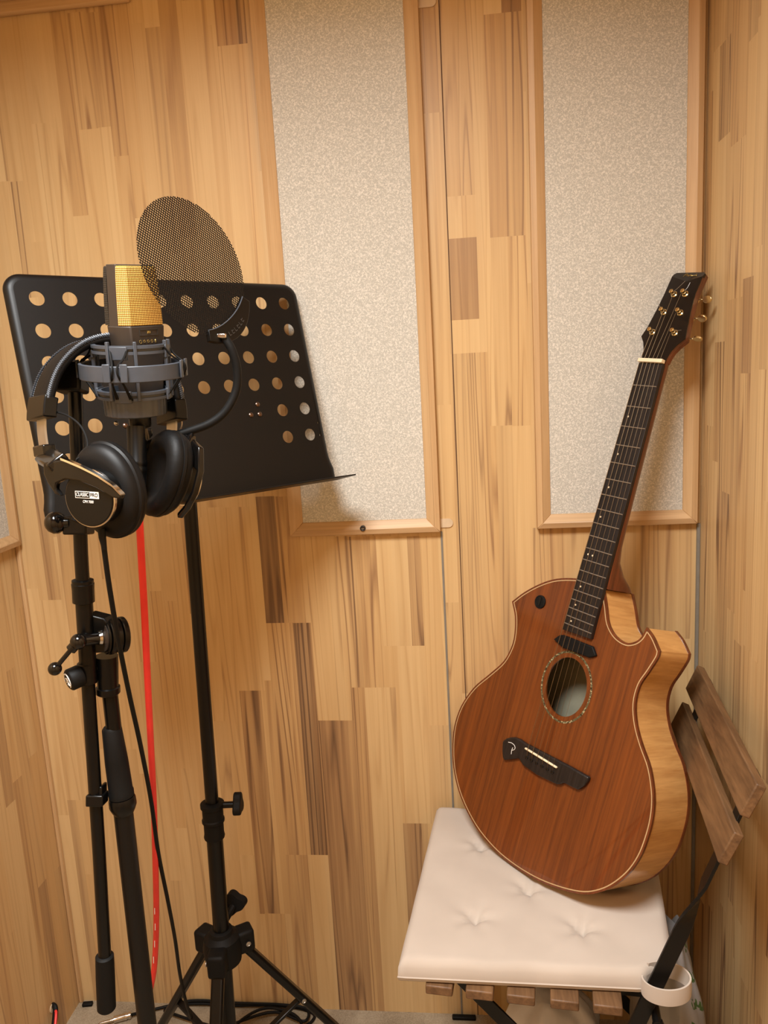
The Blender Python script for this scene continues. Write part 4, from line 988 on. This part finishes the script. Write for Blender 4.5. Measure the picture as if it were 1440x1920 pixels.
MB().box(at_d(416, 630, 0.808), (0.010, 0.005, 0.005), (CR, CF, CU)).build('ferrule', M['chrome'], pf, True, bevel=0.0012)
cb = by_(146, 985, BY)
MB().box(cb + CR * 0.001, (0.026, 0.026, 0.020), (CR, CF, CU)).build('clamp_body', M['black'], pf, True, bevel=0.002)
kbz = at_y(110, 980, BY - 0.012)
MB().tube([kbz, cb], 0.0035, 10).build('clamp_screw', M['chrome'], pf, True)
MB().lathe(kbz - CR * 0.006, CR * 0.9 - CF * -0.1, [(-0.0085, 0.002), (-0.0075, 0.006), (-0.004, 0.0100), (0.001, 0.0122), (0.006, 0.0118), (0.010, 0.0092), (0.0125, 0.0065), (0.017, 0.006)], 24).build('clamp_knob', M['black_gloss'], pf, True)

# ------------------------------------------------------------------ headphones
HM = at_d(252, 905, 0.785)
hX = (CR * 0.66 + CF * 0.75).normalized(); hX = (hX - V((0, 0, 1)) * hX.z * 0.6).normalized()
hZ = (CU * 0.6 + V((0, 0, 1)) * 0.4); hZ = (hZ - hX * hZ.dot(hX)).normalized(); hY = hZ.cross(hX).normalized()   # hY: away-left ; -hY towards viewer right
hpn = thing('headphones', 'black over-ear headphones with chrome trim hanging from the microphone stand', 'headphones', mat=basis(HM, hX, hY, hZ))
def cup(sg, cen, nrm, up, inv_):
    """cen: centre of the ear pad plane (world), nrm: outward direction"""
    nrm = nrm.normalized(); up = (up - nrm * up.dot(nrm)).normalized(); sd = up.cross(nrm).normalized()
    def ell(mb, prof, ry=1.0, rx=0.77, seg=48):
        vs = []
        for (h_, r_) in prof:
            for k_ in range(seg):
                a_ = 2 * PI * k_ / seg; vs.append(cen + nrm * h_ + sd * (r_ * rx * math.cos(a_)) + up * (r_ * ry * math.sin(a_)))
        n_ = len(prof); fs = [[i * seg + k_, i * seg + (k_ + 1) % seg, (i + 1) * seg + (k_ + 1) % seg, (i + 1) * seg + k_] for i in range(n_ - 1) for k_ in range(seg)]
        fs += [list(range(seg))[::-1], [(n_ - 1) * seg + k_ for k_ in range(seg)]]
        return mb.add(vs, fs)
    pad = ell(MB(), [(-0.002, 0.020), (-0.007, 0.025), (-0.0115, 0.031), (-0.0125, 0.037), (-0.010, 0.044), (-0.005, 0.0480), (0.0, 0.0480), (0.003, 0.046)]).build('ear_pad', M['black_leather'], hpn, True, angle=60)
    ell(MB(), [(0.0, 0.046), (0.001, 0.0485), (0.004, 0.0485), (0.006, 0.046)]).build('pad_rim', M['black_plastic'], hpn, True)
    sh_ = ell(MB(), [(0.004, 0.0465), (0.010, 0.046), (0.014, 0.043), (0.017, 0.037), (0.018, 0.031)]).build('ear_shell', M['black_plastic'], hpn, True, angle=50)
    MB().lathe(cen + nrm * 0.016 - up * 0.004, nrm, [(0, 0.0265), (0.014, 0.0265), (0.0145, 0.025)], 48).build('cap_drum', M['black'], hpn, True)
    dc = cen + nrm * 0.030 - up * 0.004
    MB().lathe(dc - nrm * 0.002, nrm, [(0, 0.0255), (0.001, 0.0278), (0.004, 0.0280), (0.0046, 0.027)], 56).build('chrome_ring', M['chrome'], hpn, True)
    disc = MB().lathe(dc, nrm, [(0, 0.0268), (0.0032, 0.0268), (0.004, 0.0258), (0.0042, 0.017), (0.0042, 0.004)], 56).build('cap_disc', M['black'], hpn, True, angle=20)
    if sg < 0: yoke_px, trim_px, yh = YL, TL_, 0.034
    else: yoke_px, trim_px, yh = YR, TR_, 0.020
    yo_o = cen + nrm * yh
    yp_ = [yo_o + sd * x + up * y for x, y in yoke_px]
    n_ = len(yp_); lean = lambda q: nrm * (0.10 * abs((q - yo_o).dot(up)))
    yo = MB().add([q - nrm * 0.0035 for q in yp_] + [q + nrm * 0.0035 for q in yp_], [list(range(n_)), list(range(n_, 2 * n_))[::-1]] + [[i, (i + 1) % n_, n_ + (i + 1) % n_, n_ + i] for i in range(n_)]).build('yoke', M['black_gloss'], hpn, True, bevel=0.0015)
    tp_ = [yo_o + sd * x + up * y + nrm * 0.0012 for x, y in trim_px]
    frs = [(up, nrm)] * len(tp_)
    MB().sweep(tp_, frs, [(-0.0009, -0.004), (0.0013, -0.003), (0.0013, 0.003), (-0.0009, 0.0035)]).build('yoke_trim', M['chrome'], yo, True)
    pts = yp_
    return pts, dc + nrm * 0.0043, nrm, up, sd, disc
lc = at_d(207, 918, 0.755); rc = at_d(305, 888, 0.815)
nL = (CR * -0.30 - CF * 0.93 - CU * 0.16); nR = (CR * 0.68 + CF * 0.70 - CU * 0.10)
def plane_xy(px_list, cen, nrm, up, h_):
    nrm = nrm.normalized(); up = (up - nrm * up.dot(nrm)).normalized(); sd = up.cross(nrm).normalized(); o_ = cen + nrm * h_; out = []
    for px, py in px_list:
        d_ = ray(px, py); q = CO + d_ * ((o_ - CO).dot(nrm) / d_.dot(nrm)) - o_; out.append((q.dot(sd), q.dot(up)))
    return out
upL = CU + CR * -0.22
YL = plane_xy([(85, 867), (119, 861), (134, 867), (157, 877), (189, 893), (215, 911), (231, 927), (231, 935), (215, 932.5), (184, 914), (152, 901), (126, 898), (110, 906), (108, 917), (118, 930), (107, 925), (93, 904), (86, 888)], lc, nL, upL, 0.034)
TL_ = plane_xy([(119, 860), (134, 866), (157, 876), (175, 885), (189, 892.5), (215, 910), (231, 926)], lc, nL, upL, 0.034)
YR = [(0.030, -0.036), (0.038, -0.020), (0.041, 0.0), (0.036, 0.024), (0.020, 0.044), (-0.02, 0.044), (-0.036, 0.024), (-0.041, 0), (-0.038, -0.020), (-0.030, -0.036), (-0.026, -0.032), (-0.033, -0.018), (-0.036, 0), (-0.031, 0.022), (0.031, 0.022), (0.036, 0), (0.033, -0.018), (0.026, -0.032)]
TR_ = YR[:5]
ypL, dL, dnL, duL, dsL, discL = cup(-1, lc, nL, upL, None)
ypR, dR, dnR, duR, dsR, discR = cup(1, rc, nR, CU + CR * 0.8, None)
# headband path (world)
path = [at_d(85, 855, 0.772), at_d(78, 800, 0.770), at_d(82, 745, 0.772), at_d(104, 690, 0.778), at_d(150, 650, 0.790), at_d(210, 640, 0.805), at_d(270, 660, 0.820), at_d(306, 705, 0.832), at_d(320, 760, 0.836), at_d(322, 810, 0.834), at_d(315, 850, 0.828)]
sp = spline(path, 8)
cm_ = sum((q for q in path), V((0, 0, 0))) / len(path)
wdir = (CR * 0.72 - CF * 0.69); wdir.normalize()
def bandsweep(ids, w_, t_, off=0):
    pts, frs = [], []
    for i in ids:
        a_, b_ = sp[max(0, i - 1)], sp[min(len(sp) - 1, i + 1)]; tg = (b_ - a_).normalized()
        wd = (wdir - tg * wdir.dot(tg)).normalized(); nr = tg.cross(wd).normalized()
        if nr.dot(sp[i] - cm_) < 0: nr = -nr
        pts.append(sp[i] + nr * off); frs.append((wd * (w_ / 2), nr * t_))
    return pts, frs
rp = [(math.copysign(abs(math.cos(a)) ** 0.5, math.cos(a)), math.copysign(abs(math.sin(a)) ** 0.7, math.sin(a)) * 0.5) for a in [2 * PI * k_ / 20 for k_ in range(20)]]
N_ = len(sp); i0, i1 = 15, N_ - 17
pts, frs = bandsweep(range(i0, i1), 0.040, 0.011)
hbnd = MB().sweep(pts, frs, rp).build('headband', M['black_leather'], hpn, True, angle=60)
# braided stitched edge on both rims of the band
for sgn in (-1, 1):
    bs = MB()
    for k_ in range(len(pts) - 1):
        for h_ in (0.25, 0.75):
            c_ = pts[k_] * (1 - h_) + pts[k_ + 1] * h_; tg = (pts[k_ + 1] - pts[k_]).normalized(); wd = frs[k_][0].normalized(); nr = frs[k_][1].normalized()
            b_ = c_ + wd * (0.0198 * sgn) + nr * 0.0035
            for s2 in (-1, 1): bs.tube([b_ - tg * 0.0014 + nr * 0.0018 * s2, b_ + wd * 0.0012 * sgn, b_ + tg * 0.0014 - nr * 0.0018 * s2], 0.0008, 6)
    bs.build('braided_edge', M['grey_plastic'], hbnd, True)
for ids, nm in ((range(10, 17), 'l'), (range(N_ - 18, N_ - 11), 'r')):
    p_, f_ = bandsweep(list(ids), 0.042, 0.014); MB().sweep(p_, f_, [(-1, -.5), (1, -.5), (1, .5), (-1, .5)]).build('slider_housing', M['black'], hpn, True, bevel=0.0015)
for ids in (range(2, 11), range(N_ - 12, N_ - 2)):
    p_, f_ = bandsweep(list(ids), 0.018, 0.0022); sl = MB().sweep(p_, f_, [(-1, -.5), (1, -.5), (1, .5), (-1, .5)]).build('slider_strip', M['steel'], hpn, True)
for ids, yp in ((range(0, 4), ypL), (range(N_ - 4, N_), ypR)):
    p_, f_ = bandsweep(list(ids), 0.026, 0.013)
    MB().sweep(p_, f_, [(-1, -.5), (1, -.5), (1, .5), (-1, .5)]).build('slider_block', M['black_gloss'], hpn, True, bevel=0.0015)
    e_ = sp[0] if yp is ypL else sp[-1]; tgt = (yp[0] + yp[2]) / 2 if yp is ypL else (yp[4] + yp[5]) / 2
    MB().bar(e_ + (e_ - tgt) * 0.05, tgt, 0.020, 0.009, wdir).build('yoke_arm', M['black_gloss'], hpn, True, bevel=0.002)
MB().tube(spline([at_d(104, 772, 0.765), at_d(128, 780, 0.758), at_d(152, 800, 0.752), at_d(164, 830, 0.748), at_d(158, 850, 0.744), at_d(143, 862, 0.742)], 6), 0.0010, 8).build('side_wire', M['black_rubber'], hpn, True)
MB().tube(spline([at_d(338, 782, 0.832), at_d(341, 795, 0.834), at_d(335, 815, 0.836)], 6), 0.0009, 8).build('side_wire', M['steel'], hpn, True)
# printing on the left cap
def text_mesh(s_, size, fr, name, mat, parent, depth=0.0003, width=0.01):
    cu_ = bpy.data.curves.new('lettering', 'FONT'); cu_.body = s_; cu_.size = size; cu_.extrude = depth / 2; cu_.align_x = 'CENTER'; cu_.align_y = 'CENTER'
    ob = bpy.data.objects.new('lettering_source', cu_); COL.objects.link(ob); bpy.context.view_layer.update()
    me = bpy.data.meshes.new_from_object(ob.evaluated_get(bpy.context.evaluated_depsgraph_get())); bpy.data.objects.remove(ob)
    xs_ = [v.co.x for v in me.vertices]; sx = width / (max(xs_) - min(xs_)); mid_ = (max(xs_) + min(xs_)) / 2
    o, ex, ey, ez = fr; root = parent
    while root.parent is not None: root = root.parent
    im = WM[root.name].inverted()
    for v in me.vertices: v.co = im @ (o + ex * ((v.co.x - mid_) * sx) + ey * v.co.y + ez * v.co.z)
    me.materials.clear(); me.materials.append(mat); me.name = name
    q = bpy.data.objects.new(name, me); COL.objects.link(q); q.parent = parent; return q
tx_ = (CR - dnL * CR.dot(dnL)).normalized(); ty_ = dnL.cross(tx_).normalized()
lo_ = dL + ty_ * 0.0035 + tx_ * -0.001 + dnL * 0.0002
F_ = lambda dx, dy, dz=0.0: (lo_ + tx_ * dx + ty_ * dy + dnL * dz, tx_, ty_, dnL)
bx = MB(); W_, Hh_ = 0.0265, 0.0066; bt_ = 0.0006
bx.prism([(-W_ / 2, -Hh_ / 2), (W_ / 2, -Hh_ / 2), (W_ / 2, Hh_ / 2), (-W_ / 2, Hh_ / 2)], 0, 0.0002, F_(0, 0))
plate_ = bx.build('logo_plate', M['white_print'], discL, True)
MB().prism([(-W_ / 2 + bt_, -Hh_ / 2 + bt_), (0.0030, -Hh_ / 2 + bt_), (0.0030, Hh_ / 2 - bt_), (-W_ / 2 + bt_, Hh_ / 2 - bt_)], 0.0001, 0.0003, F_(0, 0)).build('logo_field', M['black'], discL, True)
text_mesh('CLASSIC', 0.0050, F_(-0.0050, 0, 0.00045), 'logo_lettering', M['white_print'], discL, width=0.0138)
text_mesh('PRO', 0.0050, F_(0.0080, 0, 0.00035), 'logo_lettering', M['black'], discL, width=0.0080)
text_mesh('CPH 7000', 0.0036, F_(0.001, -0.0066, 0.0002), 'model_lettering', M['white_print'], discL, width=0.0118)
# cord
MB().tube([at_d(190, 992, 0.742), at_d(192, 1008, 0.742), at_d(196, 1030, 0.745)], [0.0036, 0.0036, 0.0024], 12).build('strain_relief', M['black_rubber'], hpn, True)
fl = lambda px, py, r_: at_z(px, py, r_)
cordp = [at_d(194, 1020, 0.744), at_d(205, 1100, 0.765), at_d(222, 1200, 0.80), at_d(242, 1300, 0.845), at_d(264, 1400, 0.895), at_d(283, 1500, 0.945), at_d(297, 1600, 1.0), at_d(315, 1690, 1.06), at_d(328, 1760, 1.12), at_d(338, 1830, 1.20), at_d(352, 1890, 1.30), at_z(372, 1935, 0.004), at_z(395, 1975, 0.003), at_z(370, 2030, 0.003)]
MB().tube(spline(cordp, 8), 0.0027, 10).build('cord', M['black_rubber'], hpn, True)

# ------------------------------------------------------------------ cables
rcb = thing('microphone_cable', 'red microphone cable hanging from under the headphones to the floor', 'cable', (-0.47, 0.98, 0))
xt, xb_ = at_d(256, 800, 0.80), at_d(259, 945, 0.80); xd = (xb_ - xt).normalized(); xl = (xb_ - xt).length
MB().lathe(xt, xd, [(0, 0.0098), (0.036, 0.0098), (0.037, 0.0102), (0.040, 0.0102), (0.041, 0.0096), (0.043, 0.0096), (0.044, 0.0100), (0.047, 0.0100), (0.048, 0.0094), (0.052, 0.0092), (0.068, 0.0075), (xl, 0.0055)], 28).build('connector', M['black'], rcb, True)
red = [xb_ - xd * 0.01, at_d(262, 985, 0.80), at_d(266, 1060, 0.82), at_d(271, 1150, 0.845), at_d(277, 1280, 0.885), at_d(283, 1400, 0.925), at_d(288, 1500, 0.965), at_d(291, 1600, 1.0), at_d(293, 1700, 1.04), at_d(292, 1770, 1.07), at_d(287, 1830, 1.09), at_d(270, 1900, 1.11), at_d(240, 2000, 1.16), at_z(190, 2080, 0.0045), at_z(90, 2060, 0.0045)]
MB().tube(spline(red, 8), 0.0039, 12).build('cord', M['red'], rcb, True)
rs = MB()
for (px, py, de) in ((293, 1708, 1.04), (294, 1738, 1.052), (293, 1770, 1.066), (291, 1800, 1.076)):
    c_ = at_d(px - 3, py, de - 0.0036); rs.box(c_, (0.0008, 0.0008, 0.009), (CR, CF, CU))
rs.build('print_mark', M['white_print'], rcb, True)
wl = thing('wall_wire', 'short red and black wire coming through the left wall near the floor', 'wire', tuple(at_x(98, 1893, XL)))
ww = at_x(98, 1893, XL)
hk = MB().tube(spline([ww + V((-0.01, 0.004, 0.006)), ww + V((0.006, 0, 0.008)), ww + V((0.012, -0.012, -0.004)), ww + V((0.020, -0.05, -0.035)), V((ww.x + 0.03, ww.y - 0.10, 0.004)), V((ww.x + 0.04, ww.y - 0.16, 0.004))], 6), 0.0052, 10).build('black_sleeve', M['black_rubber'], wl, True)
MB().tube(spline([ww + V((0.010, -0.006, 0.004)), ww + V((0.016, -0.014, 0.002)), ww + V((0.026, -0.05, -0.028)), V((ww.x + 0.038, ww.y - 0.10, 0.006)), V((ww.x + 0.05, ww.y - 0.16, 0.004))], 6), 0.0026, 10).build('red_wire', M['red'], wl, True)
MB().lathe(ww + V((0.0003, 0, 0.004)), (1, 0, 0), [(0, 0.009), (0.0015, 0.009), (0.002, 0.007)], 20).build('grommet', M['tab'], wl, True)
fc_ = thing('coiled_cable', 'black cable coiled on the floor beside the music stand legs with a silver jack plug', 'cable', tuple(at_z(450, 1905, 0)))
fp = [(262, 1899, .005), (300, 1890, .006), (330, 1884, .006), (380, 1880, .008), (430, 1885, .006), (500, 1880, .010), (560, 1887, .006), (590, 1905, .004), (560, 1930, .004), (480, 1945, .004), (400, 1925, .010), (330, 1903, .010), (310, 1893, .006), (360, 1876, .014), (450, 1876, .012), (530, 1877, .012), (575, 1892, .010), (570, 1915, .010), (520, 1898, .012), (470, 1908, .012), (430, 1930, .008), (480, 1960, .004), (560, 1940, .010), (555, 1905, .016), (500, 1890, .018), (450, 1915, .014), (430, 1950, .006)]
MB().tube(spline([at_z(a, b, z_) if at_z(a, b, z_).y < D - 0.006 else V((at_z(a, b, z_).x, D - 0.006, z_)) for a, b, z_ in fp], 8), 0.0029, 10).build('cord', M['black_rubber'], fc_, True)
j0, j1 = at_z(264, 1898, 0.007), at_z(246, 1903, 0.0075); jd = (j1 - j0).normalized(); jl = (j1 - j0).length
MB().lathe(j0, jd, [(i_ * jl / 10, 0.0034 if i_ % 2 else 0.0026) for i_ in range(11)], 14).build('strain_relief', M['black_rubber'], fc_, True)
MB().lathe(j1, jd, [(0, 0.005), (0.002, 0.0072), (0.005, 0.0072), (0.0055, 0.006), (0.008, 0.006), (0.0085, 0.0072), (0.012, 0.0072), (0.013, 0.0066), (0.034, 0.0066), (0.035, 0.0032), (0.060, 0.0032), (0.064, 0.001)], 18).build('jack_plug', M['chrome'], fc_, True)

# ------------------------------------------------------------------ small things on the floor
for (pa, pb_, lab) in (((150, 1883), (176, 1878), 'black rubber edge strip on the floor in the far left corner'), ((848, 1902), (892, 1903), 'black rubber edge strip on the floor by the wall behind the white cushion')):
    a_, b_ = at_z(*pa, 0.004), at_z(*pb_, 0.004); a_.y = min(a_.y, D - 0.012); b_.y = min(b_.y, D - 0.012)
    a_.x = max(a_.x, XL + 0.012)
    tag(MB().bar(a_, b_, 0.010, 0.007, V((0, 1, 0))).build('rubber_strip', M['black_rubber'], bevel=0.002), lab, 'rubber strip', 'rubber strips along the wall')
def bag(name, lab, c, rx, ry, h, mat, seed):
    rnd = random.Random(seed); mb = MB(); S_, T_ = 56, 40; ph = [rnd.uniform(0, 6.28) for _ in range(12)]
    for j in range(T_ + 1):
        t_ = j / T_
        for i in range(S_):
            a_ = 2 * PI * i / S_
            r_ = (math.sin(PI * min(1, t_ * 0.86 + 0.10)) ** 0.45) * (1 if t_ > 0.04 else 0.9)
            w_ = 1 + 0.07 * math.sin(3 * a_ + ph[0] + 3 * t_) + 0.05 * math.sin(7 * a_ + ph[1] - 5 * t_) + 0.03 * math.sin(13 * a_ + ph[2] + 9 * t_) + 0.03 * math.sin(17 * t_ + ph[3] + 2 * a_) + 0.018 * math.sin(29 * t_ + 11 * a_ + ph[4])
            mb.v.append(V((c[0] + rx * r_ * w_ * math.cos(a_), c[1] + ry * r_ * w_ * math.sin(a_), 0.001 + h * t_ * (1 + 0.03 * math.sin(4 * a_ + ph[5]) * t_))))
    for j in range(T_):
        for i in range(S_): i2 = (i + 1) % S_; mb.f.append([j * S_ + i, j * S_ + i2, (j + 1) * S_ + i2, (j + 1) * S_ + i])
    mb.f += [list(range(S_))[::-1], [T_ * S_ + i for i in range(S_)]]
    mb.v = [q - V((c[0], c[1], 0)) for q in mb.v]
    o = mb.build(name, mat, angle=60); o.location = (c[0], c[1], 0)
    return tag(o, lab, 'plastic bag')
bag('plastic_bag', 'grey white plastic bag with green print standing behind the chair by the right wall', (0.286, 1.12), 0.053, 0.085, 0.40, M['bag_green'], 3)
bag('plastic_bag', 'plain pale grey plastic bag crumpled under the chair seat', (0.110, 1.135), 0.092, 0.084, 0.26, M['bag_grey'], 9)
